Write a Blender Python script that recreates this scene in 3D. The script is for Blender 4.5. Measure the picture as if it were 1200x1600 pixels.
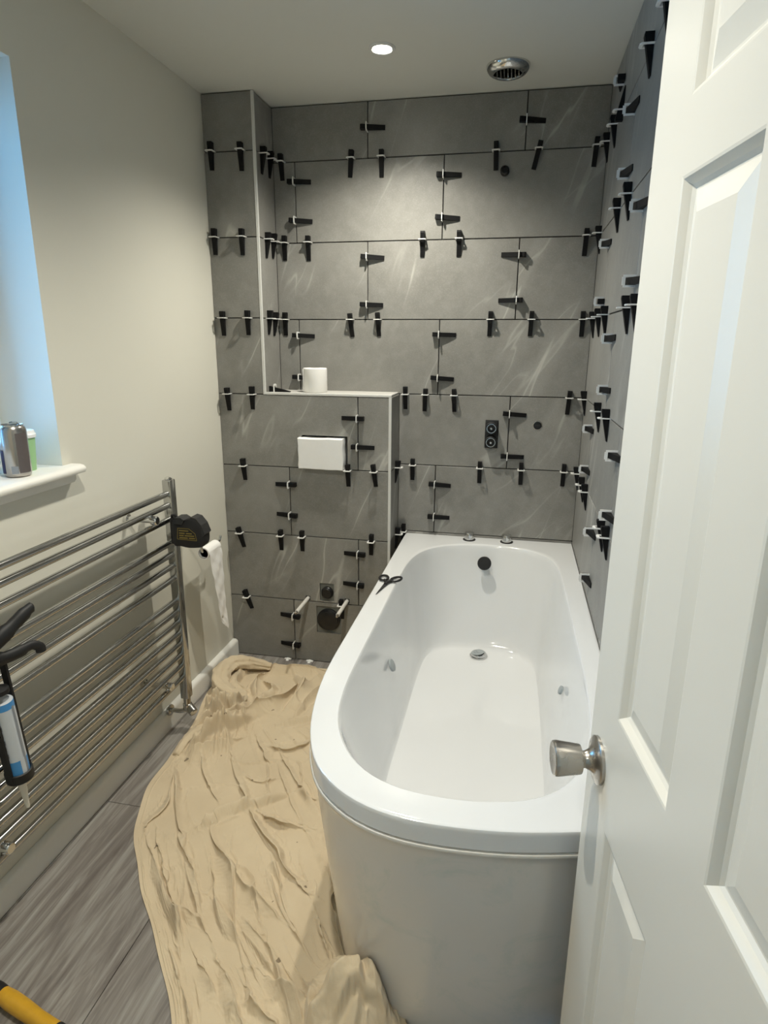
import bpy, bmesh, math, random
import numpy as np
from mathutils import Vector, Matrix

random.seed(7)
S = bpy.context.scene
for o in list(bpy.data.objects):
    bpy.data.objects.remove(o, do_unlink=True)
COL = S.collection

# ------------------------------------------------------------------ camera
CAM = Vector((1.2175, -2.6603, 1.415))
YAW, PITCH, ROLL, FPX = 0.2013, -0.2655, 0.0068, 979.14
def cam_axes():
    cy, sy = math.cos(YAW), math.sin(YAW)
    R = Vector((cy, sy, 0)); F = Vector((-sy, cy, 0)); U = Vector((0, 0, 1))
    F2 = F*math.cos(PITCH) + U*math.sin(PITCH); U2 = U*math.cos(PITCH) - F*math.sin(PITCH)
    R3 = R*math.cos(ROLL) + U2*math.sin(ROLL); U3 = U2*math.cos(ROLL) - R*math.sin(ROLL)
    return R3, U3, F2
cd = bpy.data.cameras.new('camera'); cam = bpy.data.objects.new('camera', cd); COL.objects.link(cam)
cd.sensor_fit = 'VERTICAL'; cd.sensor_height = 36.0; cd.lens = FPX/1600*36.0; cd.clip_start = 0.02
R_, U_, F_ = cam_axes()
M = Matrix.Identity(4)
for i in range(3):
    M[i][0] = R_[i]; M[i][1] = U_[i]; M[i][2] = -F_[i]; M[i][3] = CAM[i]
cam.matrix_world = M
S.camera = cam

# ------------------------------------------------------------------ world, lights, exposure
WORLD_COL, WORLD_STR = (0.18, 0.54, 1.0), 11.0
SPOT_W, SPOT_COL = 76.0, (1.0, 0.955, 0.83)
EXPOSURE = 0.10
w = bpy.data.worlds.new('sky'); S.world = w; w.use_nodes = True
bg = w.node_tree.nodes['Background']; bg.inputs[0].default_value = (*WORLD_COL, 1); bg.inputs[1].default_value = WORLD_STR
S.view_settings.view_transform = 'Standard'; S.view_settings.look = 'None'
S.view_settings.gamma = 1.0; S.view_settings.use_curve_mapping = False
S.view_settings.exposure = EXPOSURE
# portal: only guides the sampling of the daylight that comes through the window opening
pl = bpy.data.lights.new('window_portal', 'AREA'); pl.shape = 'RECTANGLE'; pl.size = 1.0; pl.size_y = 0.52
po = bpy.data.objects.new('window_portal', pl); COL.objects.link(po)
po.location = (-0.26, -1.42, 1.57); po.rotation_euler = (0, math.radians(-90), 0)
try: pl.cycles.is_portal = True
except Exception: pass

# ------------------------------------------------------------------ dimensions
W, H, D = 1.495, 2.306, 0.184          # room width, ceiling height, boxing depth
W1, W2 = 0.209, 0.7385                 # pillar width, boxing width
YF = -2.42                             # inside of the front (door) wall
TH, GAP = 0.009, 0.004
def J(k): return 0.2951 + (7-k)*0.302
ROWZ = [(J(1), H-0.002)] + [(J(k+1), J(k)) for k in range(1, 7)] + [(0.001, J(7))]   # rows 1..8

# ------------------------------------------------------------------ material helpers
def mat(name, col=(0.8, 0.8, 0.8), rough=0.5, metal=0.0, **kw):
    m = bpy.data.materials.new(name); m.use_nodes = True
    b = m.node_tree.nodes['Principled BSDF']
    b.inputs['Base Color'].default_value = (*col, 1); b.inputs['Roughness'].default_value = rough
    b.inputs['Metallic'].default_value = metal
    for k, v in kw.items(): b.inputs[k].default_value = v
    return m
class NT:
    def __init__(s, m): s.m = m; s.t = m.node_tree; s.n = s.t.nodes; s.b = s.n['Principled BSDF']
    def new(s, typ, **kw):
        n = s.n.new(typ)
        for k, v in kw.items():
            if hasattr(n, k): setattr(n, k, v)
            else: n.inputs[k].default_value = v
        return n
    def link(s, a, b): s.t.links.new(a, b)
    def math(s, op, a, b=None, clamp=False):
        n = s.n.new('ShaderNodeMath'); n.operation = op; n.use_clamp = clamp
        for i, v in enumerate((a, b)):
            if v is None: continue
            if isinstance(v, (int, float)): n.inputs[i].default_value = v
            else: s.link(v, n.inputs[i])
        return n.outputs[0]
    def noise(s, vec, scale, detail=3, rough=0.5, dist=0.0):
        n = s.new('ShaderNodeTexNoise'); n.inputs['Scale'].default_value = scale; n.inputs['Detail'].default_value = detail
        n.inputs['Roughness'].default_value = rough; n.inputs['Distortion'].default_value = dist
        if vec is not None: s.link(vec, n.inputs['Vector'])
        return n.outputs['Fac']
    def ramp(s, fac, stops):
        n = s.new('ShaderNodeValToRGB'); e = n.color_ramp.elements
        while len(e) > 1: e.remove(e[0])
        e[0].position = stops[0][0]; e[0].color = (*stops[0][1], 1)
        for p, c in stops[1:]:
            x = e.new(p); x.color = (*c, 1)
        s.link(fac, n.inputs[0]); return n.outputs[0]
    def mix(s, fac, a, b):
        n = s.new('ShaderNodeMix'); n.data_type = 'RGBA'
        for sock, v in ((n.inputs['Factor'], fac), (n.inputs[6], a), (n.inputs[7], b)):
            if isinstance(v, (int, float)): sock.default_value = v
            elif isinstance(v, tuple): sock.default_value = (*v, 1)
            else: s.link(v, sock)
        return n.outputs[2]
    def coords(s, scale=(1, 1, 1), rot=(0, 0, 0), rand=False, kind='Object'):
        tc = s.new('ShaderNodeTexCoord').outputs[kind]
        if rand:
            oi = s.new('ShaderNodeObjectInfo'); c = s.new('ShaderNodeCombineXYZ')
            for i, k in enumerate((37.0, 19.0, 53.0)): s.link(s.math('MULTIPLY', oi.outputs['Random'], k), c.inputs[i])
            a = s.new('ShaderNodeVectorMath'); a.operation = 'ADD'; s.link(tc, a.inputs[0]); s.link(c.outputs[0], a.inputs[1]); tc = a.outputs[0]
        mp = s.new('ShaderNodeMapping'); mp.inputs['Scale'].default_value = scale; mp.inputs['Rotation'].default_value = rot
        s.link(tc, mp.inputs[0]); return mp.outputs[0]
    def bump(s, h, strength, dist=0.002):
        n = s.new('ShaderNodeBump'); n.inputs['Strength'].default_value = strength; n.inputs['Distance'].default_value = dist
        s.link(h, n.inputs['Height']); s.link(n.outputs[0], s.b.inputs['Normal'])

def make_tile_mat():
    m = mat('grey_stone_tile', rough=0.42); t = NT(m)
    v = t.coords(rand=True)
    big = t.noise(v, 3.0, 4, 0.6, 0.4); fine = t.noise(v, 260.0, 2, 0.7); mid = t.noise(v, 22.0, 5, 0.65)
    c = t.ramp(big, [(0.3, (0.182, 0.178, 0.163)), (0.7, (0.240, 0.235, 0.218))])
    c = t.mix(t.math('MULTIPLY', t.ramp(mid, [(0.45, (0, 0, 0)), (0.75, (1, 1, 1))]), 0.28), c, (0.33, 0.325, 0.30))
    c = t.mix(t.math('MULTIPLY', t.ramp(fine, [(0.5, (0, 0, 0)), (0.72, (1, 1, 1))]), 0.30), c, (0.38, 0.375, 0.35))
    # long pale veins, steep diagonals, stretched noise contours
    for (rot, sc, k, amt, th) in ((-0.34, (2.2, 2.2, 0.34), 1.15, 0.55, 0.50), (-0.62, (2.0, 2.0, 0.42), 1.2, 0.34, 0.47)):
        vr = t.coords(rot=(0, rot, 0), rand=True); mp_ = t.new('ShaderNodeMapping'); mp_.inputs['Scale'].default_value = sc; t.link(vr, mp_.inputs[0]); vv = mp_.outputs[0]
        n = t.noise(vv, k, 4.0, 0.5, 0.25)
        dd = t.math('ABSOLUTE', t.math('SUBTRACT', n, th))
        line = t.math('SUBTRACT', 1.0, t.math('MULTIPLY', dd, 120.0), True)
        soft = t.math('MULTIPLY', t.math('SUBTRACT', 1.0, t.math('MULTIPLY', dd, 22.0), True), 0.25)
        mask = t.ramp(t.noise(v, 2.2, 2), [(0.47, (0, 0, 0)), (0.60, (1, 1, 1))])
        f = t.math('MULTIPLY', t.math('MULTIPLY', t.math('MAXIMUM', line, soft), mask), amt)
        c = t.mix(f, c, (0.58, 0.57, 0.53))
    t.link(c, t.b.inputs['Base Color'])
    t.bump(t.math('ADD', mid, t.math('MULTIPLY', fine, 0.5)), 0.12, 0.001)
    return m
def make_wood_mat():
    m = mat('grey_oak_plank', rough=0.45); t = NT(m)
    v = t.coords(rand=True)
    st = t.coords(scale=(9.0, 0.75, 1.0), rand=True)
    g = t.noise(st, 4.0, 6, 0.62, 1.1)
    st2 = t.coords(scale=(60.0, 1.6, 1.0), rand=True)
    g2 = t.noise(st2, 3.0, 4, 0.6, 0.3)
    c = t.ramp(g, [(0.28, (0.125, 0.108, 0.098)), (0.46, (0.215, 0.196, 0.178)), (0.58, (0.285, 0.270, 0.247)), (0.75, (0.36, 0.35, 0.325))])
    c = t.mix(t.math('MULTIPLY', t.ramp(g2, [(0.35, (1, 1, 1)), (0.55, (0, 0, 0))]), 0.40), c, (0.135, 0.118, 0.108))
    t.link(c, t.b.inputs['Base Color']); t.bump(g2, 0.15, 0.001)
    return m
def make_cloth_mat():
    m = mat('cotton_dust_sheet', rough=0.95); t = NT(m)
    v = t.coords()
    n = t.noise(v, 5.0, 4, 0.6); n2 = t.noise(v, 480.0, 2, 0.7)
    wx = t.noise(t.coords(scale=(900, 60, 60)), 1.0, 1); wy = t.noise(t.coords(scale=(60, 900, 60)), 1.0, 1)
    c = t.ramp(n, [(0.3, (0.58, 0.472, 0.322)), (0.7, (0.67, 0.558, 0.392))])
    c = t.mix(t.math('MULTIPLY', n2, 0.22), c, (0.46, 0.37, 0.25))
    sp = t.ramp(t.noise(v, 38.0, 1), [(0.775, (0, 0, 0)), (0.79, (1, 1, 1))])
    c = t.mix(t.math('MULTIPLY', sp, 0.7), c, (0.12, 0.08, 0.05))
    t.link(c, t.b.inputs['Base Color'])
    try: t.b.inputs['Sheen Weight'].default_value = 0.15
    except Exception: pass
    t.bump(t.math('ADD', wx, wy), 0.35, 0.0008)
    return m
def make_paint(name, a, b, rough, bumpk=0.05, sc=2.0):
    m = mat(name, a, rough); t = NT(m); v = t.coords()
    t.link(t.mix(t.noise(v, sc, 4, 0.6), a, b), t.b.inputs['Base Color'])
    t.bump(t.noise(v, 220.0, 3), bumpk, 0.001); return m
def make_acrylic(name, dirt):
    m = mat(name, (0.70, 0.71, 0.715), 0.10); t = NT(m)
    t.b.inputs['Coat Weight'].default_value = 0.35; t.b.inputs['Coat Roughness'].default_value = 0.05
    if dirt:
        v = t.coords()
        f = t.math('MULTIPLY', t.ramp(t.noise(v, 7.0, 6, 0.75, 0.8), [(0.52, (0, 0, 0)), (0.70, (1, 1, 1))]), 0.45)
        t.link(t.mix(f, (0.65, 0.63, 0.59), (0.44, 0.53, 0.49)), t.b.inputs['Base Color'])
        t.b.inputs['Roughness'].default_value = 0.22
    return m
MT = make_tile_mat(); MWOOD = make_wood_mat(); MCLOTH = make_cloth_mat()
MWALL = make_paint('warm_white_wall_paint', (0.66, 0.645, 0.565), (0.69, 0.675, 0.60), 0.55)
MCEIL = make_paint('matt_ceiling_paint', (0.62, 0.62, 0.57), (0.65, 0.65, 0.60), 0.9)
MDOOR = make_paint('white_satin_door_paint', (0.68, 0.652, 0.580), (0.70, 0.672, 0.60), 0.32, 0.03)
MSKIRT = make_paint('white_gloss_trim_paint', (0.78, 0.765, 0.72), (0.81, 0.80, 0.75), 0.28, 0.02)
MSUB = make_paint('dark_tile_adhesive', (0.022, 0.021, 0.020), (0.05, 0.048, 0.045), 0.9)
MBOARD = make_paint('grey_backer_board', (0.15, 0.155, 0.14), (0.22, 0.225, 0.205), 0.85)
MACR = make_acrylic('white_bath_acrylic', False); MPAN = make_acrylic('scuffed_white_bath_panel', True)
def chrome(name, c, r):
    m = mat(name, c, r, 1.0); t = NT(m)
    f = t.noise(t.coords(), 30.0, 2)
    t.link(t.math('ADD', t.math('MULTIPLY', f, 0.05), r-0.02), t.b.inputs['Roughness']); return m
MCHROME = chrome('polished_chrome', (0.66, 0.66, 0.65), 0.09)
MRAIL = chrome('rail_chrome', (0.50, 0.50, 0.49), 0.13)
MSTEEL = chrome('satin_nickel', (0.47, 0.44, 0.40), 0.27)
def plastic(name, c, r=0.4, k=0.06):
    m = mat(name, c, r); t = NT(m)
    t.link(t.mix(t.noise(t.coords(), 40.0, 3), c, tuple(min(1, x*(1+k)+0.003) for x in c)), t.b.inputs['Base Color']); return m
MALU = plastic('satin_aluminium_trim', (0.60, 0.60, 0.58), 0.35)
MBLACK = plastic('black_wedge_plastic', (0.004, 0.004, 0.0045), 0.6)
for _m in (MBLACK,): _m.node_tree.nodes['Principled BSDF'].inputs['Specular IOR Level'].default_value = 0.2
MWHITE = plastic('white_clip_plastic', (0.74, 0.74, 0.72), 0.4)
MTOOLBLK = plastic('black_tool_plastic', (0.0045, 0.0045, 0.005), 0.55)
MGREYDK = plastic('dark_grey_rubber', (0.016, 0.016, 0.016), 0.55)
MPIPE = plastic('black_waste_pipe', (0.004, 0.004, 0.0045), 0.35)
MHOLE = plastic('dark_cavity', (0.006, 0.006, 0.006), 0.9)
MPAPER = make_paint('white_tissue_paper', (0.84, 0.83, 0.80), (0.88, 0.87, 0.85), 0.95, 0.4, 12)
MFOAM = make_paint('white_polystyrene', (0.80, 0.80, 0.79), (0.85, 0.85, 0.84), 0.85, 0.3, 30)
MCARD = plastic('brown_card_core', (0.055, 0.028, 0.020), 0.9)
MYEL = plastic('amber_handle', (0.47, 0.26, 0.018), 0.25, 0.4)
MGREEN = plastic('green_paper_cup', (0.30, 0.52, 0.26), 0.5)
MBLUE = plastic('blue_label_print', (0.055, 0.25, 0.55), 0.4)
MLABEL = plastic('pale_label_print', (0.52, 0.56, 0.60), 0.4)
MLABGREY = plastic('grey_label_print', (0.22, 0.24, 0.27), 0.45)
MGOLD = plastic('yellow_print', (0.20, 0.15, 0.03), 0.4)
MNAVY = plastic('navy_print', (0.012, 0.014, 0.07), 0.35)
MPVC = plastic('white_upvc', (0.80, 0.81, 0.82), 0.3)
MTAPE = plastic('grey_foil_tape', (0.30, 0.33, 0.34), 0.5)
MNOZ = plastic('cream_nozzle_plastic', (0.66, 0.64, 0.56), 0.4)
MCARPET = make_paint('landing_carpet', (0.30, 0.27, 0.23), (0.36, 0.33, 0.28), 1.0, 0.6, 60)
MSLEEVE = plastic('clear_white_sleeve', (0.62, 0.60, 0.56), 0.25)
MBAG = mat('crinkled_clear_bag', (0.55, 0.60, 0.68), 0.18, 0.0, Alpha=0.75)
MCANDK = plastic('dark_can_print', (0.10, 0.085, 0.085), 0.35)
MSHELF = make_paint('pale_honed_stone', (0.50, 0.49, 0.46), (0.62, 0.61, 0.58), 0.35, 0.05, 14)
MCAN = chrome('brushed_can', (0.42, 0.40, 0.38), 0.25)
MGLASS = mat('window_glass'); 
def _glass(m):
    nt = m.node_tree; nt.nodes.clear()
    o = nt.nodes.new('ShaderNodeOutputMaterial'); mx = nt.nodes.new('ShaderNodeMixShader')
    tr = nt.nodes.new('ShaderNodeBsdfTransparent'); gl = nt.nodes.new('ShaderNodeBsdfGlossy'); gl.inputs['Roughness'].default_value = 0.1
    fr = nt.nodes.new('ShaderNodeFresnel'); fr.inputs[0].default_value = 1.45
    tr.inputs[0].default_value = (0.93, 0.96, 0.97, 1)
    nt.links.new(fr.outputs[0], mx.inputs[0]); nt.links.new(tr.outputs[0], mx.inputs[1]); nt.links.new(gl.outputs[0], mx.inputs[2]); nt.links.new(mx.outputs[0], o.inputs[0])
_glass(MGLASS)
MLENS = mat('lit_lamp_lens', (1, 1, 1), 0.4); MLENS.node_tree.nodes['Principled BSDF'].inputs['Emission Color'].default_value = (1, 0.95, 0.82, 1)
MLENS.node_tree.nodes['Principled BSDF'].inputs['Emission Strength'].default_value = 40.0

# ------------------------------------------------------------------ mesh helpers
class MB:
    def __init__(s): s.bm = bmesh.new()
    def poly(s, pts): return s.bm.faces.new([s.bm.verts.new(p) for p in pts])
    def box(s, x0, x1, y0, y1, z0, z1, bev=0.0, seg=2):
        m = bmesh.ops.create_cube(s.bm, size=1.0); vs = m['verts']
        for v in vs:
            v.co = Vector(((x0+x1)/2+v.co.x*(x1-x0), (y0+y1)/2+v.co.y*(y1-y0), (z0+z1)/2+v.co.z*(z1-z0)))
        if bev > 0:
            es = list({e for v in vs for e in v.link_edges})
            bmesh.ops.bevel(s.bm, geom=es, offset=bev, segments=seg, affect='EDGES', clamp_overlap=True, profile=0.5)
        return s
    def hull(s, bottom, top):
        """prism between two equal-length rings"""
        a = [s.bm.verts.new(p) for p in bottom]; b = [s.bm.verts.new(p) for p in top]; n = len(a)
        for i in range(n): s.bm.faces.new((a[i], a[(i+1) % n], b[(i+1) % n], b[i]))
        s.bm.faces.new(a[::-1]); s.bm.faces.new(b); return s
    def rings(s, rings, cap0=True, cap1=True, closed=True):
        L = [[s.bm.verts.new(p) for p in r] for r in rings]; n = len(L[0])
        for a, b in zip(L, L[1:]):
            for i in range(n if closed else n-1):
                s.bm.faces.new((a[i], a[(i+1) % n], b[(i+1) % n], b[i]))
        if cap0: s.bm.faces.new(L[0][::-1])
        if cap1: s.bm.faces.new(L[-1])
        return s
    def lathe(s, prof, origin=(0, 0, 0), axis=(0, 0, 1), n=32, cap0=True, cap1=True):
        a = Vector(axis).normalized(); t = Vector((1, 0, 0)) if abs(a.x) < 0.9 else Vector((0, 1, 0))
        u = a.cross(t).normalized(); v = a.cross(u); o = Vector(origin)
        rs = [[o + a*h + (u*math.cos(2*math.pi*i/n) + v*math.sin(2*math.pi*i/n))*max(r, 1e-5) for i in range(n)] for r, h in prof]
        return s.rings(rs, cap0, cap1)
    def tube(s, pts, r, n=12, sx=1.0):
        pts = [Vector(p) for p in pts]; rs = []; prev = None
        for i, p in enumerate(pts):
            d = (pts[min(i+1, len(pts)-1)] - pts[max(i-1, 0)]).normalized()
            if prev is None:
                t = Vector((0, 0, 1)) if abs(d.z) < 0.9 else Vector((1, 0, 0)); u = d.cross(t).normalized()
            else: u = (prev - d*prev.dot(d)).normalized()
            prev = u; v = d.cross(u); rr = r[i] if isinstance(r, (list, tuple)) else r
            rs.append([p + (u*math.cos(2*math.pi*k/n)*sx + v*math.sin(2*math.pi*k/n))*rr for k in range(n)])
        return s.rings(rs)
    def build(s, name, m, parent=None, loc=None, smooth=None, rot=None, keep=False):
        bmesh.ops.recalc_face_normals(s.bm, faces=s.bm.faces[:])
        me = bpy.data.meshes.new(name); s.bm.to_mesh(me); s.bm.free()
        me.materials.append(m)
        if smooth is not None:
            for p in me.polygons: p.use_smooth = True
            try: me.set_sharp_from_angle(angle=math.radians(smooth))
            except Exception: pass
        return link(name, me, parent, loc, rot)
def link(name, me, parent=None, loc=None, rot=None):
    o = bpy.data.objects.new(name, me); COL.objects.link(o)
    if parent is not None: o.parent = parent
    if loc is not None: o.location = loc
    if rot is not None: o.rotation_euler = rot
    return o
def empty(name, loc=(0, 0, 0), rot=(0, 0, 0)):
    o = bpy.data.objects.new(name, None); o.empty_display_size = 0.05; COL.objects.link(o); o.location = loc; o.rotation_euler = rot; return o
def tag(o, label, cat, group=None):
    o['label'] = label; o['category'] = cat
    if group: o['group'] = group
    return o
def struct(o, label=None):
    o['kind'] = 'structure'
    if label: o['label'] = label
    return o
def cut(o, cutters):
    """boolean-cut the mesh of o by temporary cutter boxes / cylinders, then drop them"""
    tmp = []
    for c in cutters:
        md = o.modifiers.new('cut', 'BOOLEAN'); md.operation = 'DIFFERENCE'; md.object = c; md.solver = 'EXACT'; tmp.append(c)
    bpy.context.view_layer.update()
    dg = bpy.context.evaluated_depsgraph_get(); me = bpy.data.meshes.new_from_object(o.evaluated_get(dg))
    o.modifiers.clear(); o.data = me
    for c in tmp: bpy.data.objects.remove(c, do_unlink=True)
def crom(pts, n, closed=False):
    P = [Vector(p) for p in pts]; out = []; N = len(P)
    for i in range(N if closed else N-1):
        g = (lambda k: P[k % N]) if closed else (lambda k: P[max(0, min(N-1, k))])
        a, b, c, d = g(i-1), g(i), g(i+1), g(i+2)
        for j in range(n):
            t = j/n
            out.append(0.5*((2*b)+(c-a)*t+(2*a-5*b+4*c-d)*t*t+(3*b-a-3*c+d)*t**3))
    if not closed: out.append(P[-1])
    return out

# ================================================================== ROOM SHELL
YB = -3.7     # back of the landing
struct(MB().box(-0.4, W+0.3, YB, 0.2, H, H+0.08).build('ceiling', MCEIL))
# ---- floor with planks
fl = struct(MB().box(-0.02, W+0.02, YF-0.12, 0.02, -0.06, -0.0105).build('floor', MSUB))
PLW = 0.36
colx = [0.03+PLW*i for i in range(-1, 5)]
butts = {0: [-0.62, -1.86], 1: [-1.19, -2.4], 2: [-0.78, -1.98], 3: [-0.42, -1.62], 4: [-1.1, -2.3]}
pm = {}
for ci in range(5):
    x0, x1 = max(0.0, colx[ci]), min(W, colx[ci+1])
    if x1-x0 < 0.02: continue
    ys = [0.0]+butts[ci]+[YF-0.12]; ys = sorted({max(y, YF-0.12) for y in ys}, reverse=True)
    for a, b in zip(ys, ys[1:]):
        if a-b < 0.02: continue
        cx, cy = (x0+x1)/2, (a+b)/2
        key = (round(x1-x0, 3), round(a-b, 3))
        if key not in pm:
            o = MB().box(-(x1-x0)/2+0.0008, (x1-x0)/2-0.0008, -(a-b)/2+0.0008, (a-b)/2-0.0008, -0.010, 0.0, 0.0008, 1).build('plank', MWOOD, fl, (cx, cy, 0))
            pm[key] = o.data
        else: link('plank', pm[key], fl, (cx, cy, 0))
# ---- landing behind the camera
struct(MB().box(-0.4, W+0.3, YB, YF-0.125, -0.06, 0.0).build('floor_landing', MCARPET))
struct(MB().box(-0.45, -0.35, YB, YF-0.121, 0, H).build('wall_landing_left', MWALL))
struct(MB().box(W+0.25, W+0.35, YB, YF-0.121, 0, H).build('wall_landing_right', MWALL))
struct(MB().box(-0.4, W+0.3, YB-0.1, YB, 0, H).build('wall_landing_back', MWALL))
# ---- left wall with window opening
WY0, WY1, WZ0, WZ1 = -1.68, -1.163, 1.052, 2.06
m = MB()
m.box(-0.30, 0, YF-0.12, 0.1, -0.05, WZ0); m.box(-0.30, 0, YF-0.12, 0.1, WZ1, H)
m.box(-0.30, 0, WY1, 0.1, WZ0, WZ1); m.box(-0.30, 0, YF-0.12, WY0, WZ0, WZ1)
struct(m.build('wall_left', MWALL))
# ---- window: frame, sashes, glass, sill
win = struct(empty('window_1', (-0.21, (WY0+WY1)/2, WZ0)))
def wpart(name, ma, x0, x1, y0, y1, z0, z1, bev=0.004):
    o = MB().box(x0, x1, y0, y1, z0, z1, bev).build(name, ma, win, smooth=35)
    o.matrix_parent_inverse = win.matrix_world.inverted() if False else Matrix.Translation(win.location).inverted(); return o
fx0, fx1 = -0.235, -0.175; fw = 0.055
wpart('window_frame', MPVC, fx0, fx1, WY0, WY1, WZ0+0.018, WZ0+0.018+fw); wpart('window_frame', MPVC, fx0, fx1, WY0, WY1, WZ1-fw, WZ1)
wpart('window_frame', MPVC, fx0, fx1, WY0, WY0+fw, WZ0+0.018+fw, WZ1-fw); wpart('window_frame', MPVC, fx0, fx1, WY1-fw, WY1, WZ0+0.018+fw, WZ1-fw)
ym = (WY0+WY1)/2
wpart('mullion', MPVC, fx0, fx1, ym-0.035, ym+0.035, WZ0+0.018+fw, WZ1-fw)
for a, b in ((WY0+fw, ym-0.035), (ym+0.035, WY1-fw)):
    wpart('window_pane', MGLASS, -0.209, -0.203, a+0.001, b-0.001, WZ0+0.019+fw, WZ1-fw-0.001, 0)
# sill board with a rounded nose and a small moulding under it
m = MB(); prof = [(-0.235, 1.053), (-0.235, 1.077), (0.030, 1.077), (0.040, 1.0745), (0.046, 1.069), (0.047, 1.062), (0.043, 1.055), (0.034, 1.0525), (0.001, 1.0525)]
m.rings([[(x, y, z) for x, z in prof] for y in (WY0+0.001, WY1-0.001)])
prof2 = [(0.001, 1.0525)]+[(x, z) for x, z in prof[:1:-1] if x >= 0.0] [:0] + [(0.034, 1.0525), (0.043, 1.055), (0.047, 1.062), (0.046, 1.069), (0.040, 1.0745), (0.030, 1.077), (0.001, 1.077)]
m.rings([[(x, y, z) for x, z in prof2] for y in (WY1-0.001, WY1+0.036, )])
sill = m.build('window_sill', MSKIRT, win, smooth=40); sill.matrix_parent_inverse = Matrix.Translation(win.location).inverted()
m = MB(); prof = [(0.001, 1.026), (0.012, 1.026), (0.018, 1.034), (0.020, 1.052), (0.001, 1.052)]
m.rings([[(x, y, z) for x, z in prof] for y in (WY0-0.02, WY1+0.026)])
o = m.build('sill_moulding', MSKIRT, win, smooth=40); o.matrix_parent_inverse = Matrix.Translation(win.location).inverted()
# ---- baseboard on the left wall
m = MB(); prof = [(0.0005, 0.0), (0.0225, 0.0), (0.0225, 0.060), (0.021, 0.068), (0.015, 0.0745), (0.006, 0.077), (0.0005, 0.077)]
m.rings([[(x+0.0005, y, z) for x, z in prof] for y in (YF, -D-0.004)])
struct(m.build('baseboard_left', MSKIRT, smooth=40))
# ---- front wall with the door opening
DX0, DX1, DZ = 0.785, 1.478, 2.0
m = MB(); m.box(0.0, DX0, YF-0.12, YF, 0, H); m.box(DX1, W+0.02, YF-0.12, YF, 0, H); m.box(DX0, DX1, YF-0.12, YF, DZ, H)
struct(m.build('wall_front', MWALL))
m = MB(); m.box(DX0-0.05, DX0+0.001, YF+0.0005, YF+0.014, 0, DZ+0.05, 0.004); m.box(DX0-0.05, W-0.002, YF+0.0005, YF+0.014, DZ-0.001, DZ+0.05, 0.004)
struct(m.build('trim_1', MSKIRT))

# ------------------------------------------------------------------ tiled walls
tile_cache = {}
def tile(parent, x, z, wx, hz, rot, plane_pos, holes=None):
    """tile centred at along-wall x, height z; plane_pos(x, z) -> world position of its face centre"""
    key = (round(wx, 4), round(hz, 4))
    if key in tile_cache and not holes:
        return link('tile', tile_cache[key], parent, plane_pos(x, z), rot)
    o = MB().box(-wx/2, wx/2, 0, TH, -hz/2, hz/2, 0.0008, 1).build('tile', MT, parent, plane_pos(x, z), rot=rot)
    if holes:
        cs = []
        for h in holes:
            c = MB()
            if h[0] == 'r': c.box(h[1]-x, h[2]-x, -0.03, 0.05, h[3]-z, h[4]-z)
            else: c.lathe([(h[3], -0.05), (h[3], 0.05)], (h[1]-x, 0, h[2]-z), (0, 1, 0), 24)
            co = c.build('cutter', MHOLE, parent, plane_pos(x, z), rot=rot); cs.append(co)
        cut(o, cs)
    else: tile_cache[key] = o.data
    return o
def tile_row(parent, k, x0, x1, joints, rot, pos, holes=()):
    z0, z1 = ROWZ[k-1]; z0 += GAP/2; z1 -= GAP/2
    xs = [x0]+[j for j in sorted(joints) if x0+0.01 < j < x1-0.01]+[x1]
    for a, b in zip(xs, xs[1:]):
        aa = a+(GAP/2 if a != x0 else 0.0008); bb = b-(GAP/2 if b != x1 else 0.0008)
        hs = [h for h in holes if ((h[1] < bb and h[2] > aa and h[3] < z1 and h[4] > z0) if h[0] == 'r' else (aa < h[1] < bb and z0 < h[2] < z1))]
        tile(parent, (aa+bb)/2, (z0+z1)/2, bb-aa, z1-z0, rot, pos, hs)
A_ = [0.600, 1.202]; B_ = [0.299, 0.901]
# back wall
wb = struct(MB().box(-0.02, W+0.02, TH-0.001, 0.12, 0, H).build('wall_back', MSUB))
posb = lambda x, z: (x, 0, z)
back_holes = [('c', 1.132, 2.038, 0.017), ('c', 1.318, 1.085, 0.020), ('r', 1.105, 1.160, 0.984, 1.102)]
for k in range(1, 9):
    tile_row(wb, k, W1 if k <= 4 else W2, W, A_ if k % 2 else B_, (0, 0, 0), posb, back_holes)
# right wall
wr = struct(MB().box(W+TH-0.001, W+0.12, YF-0.12, 0.12, 0, H).build('wall_right', MSUB))
posr = lambda x, z: (W, -x, z)
RA = [0.32+0.602*i for i in range(5)]; RB = [0.62+0.602*i for i in range(4)]
for k in range(1, 9): tile_row(wr, k, 0.0, -YF, RA if k % 2 else RB, (0, 0, -math.pi/2), posr)
# boxing (full-height pillar + low cistern boxing)
m = MB(); m.box(0.0, W1-TH+0.001, -D+TH-0.001, TH, 0, H); m.box(W1-TH+0.0005, W2-TH+0.001, -D+TH-0.001, TH, 0, 1.199)
wx = m.build('wall_boxing', MSUB); struct(wx)
cb = [MB().box(0.360, 0.557, -D-0.02, -0.06, 0.903, 1.038).build('cutter', MHOLE), MB().box(0.424, 0.490, -D-0.02, -D+0.035, 0.300, 0.386).build('cutter', MHOLE),
      MB().box(0.407, 0.521, -D-0.02, -D+0.035, 0.148, 0.276).build('cutter', MHOLE)]
cut(wx, cb)
posx = lambda x, z: (x, -D, z)
box_holes = [('r', 0.360, 0.557, 0.903, 1.038), ('r', 0.424, 0.490, 0.302, 0.386), ('r', 0.407, 0.521, 0.148, 0.276),
             ('r', 0.358, 0.380, 0.299, 0.320), ('r', 0.537, 0.560, 0.299, 0.322)]
for k in range(1, 5): tile_row(wx, k, 0.0, W1-0.004, [], (0, 0, 0), posx)
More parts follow.
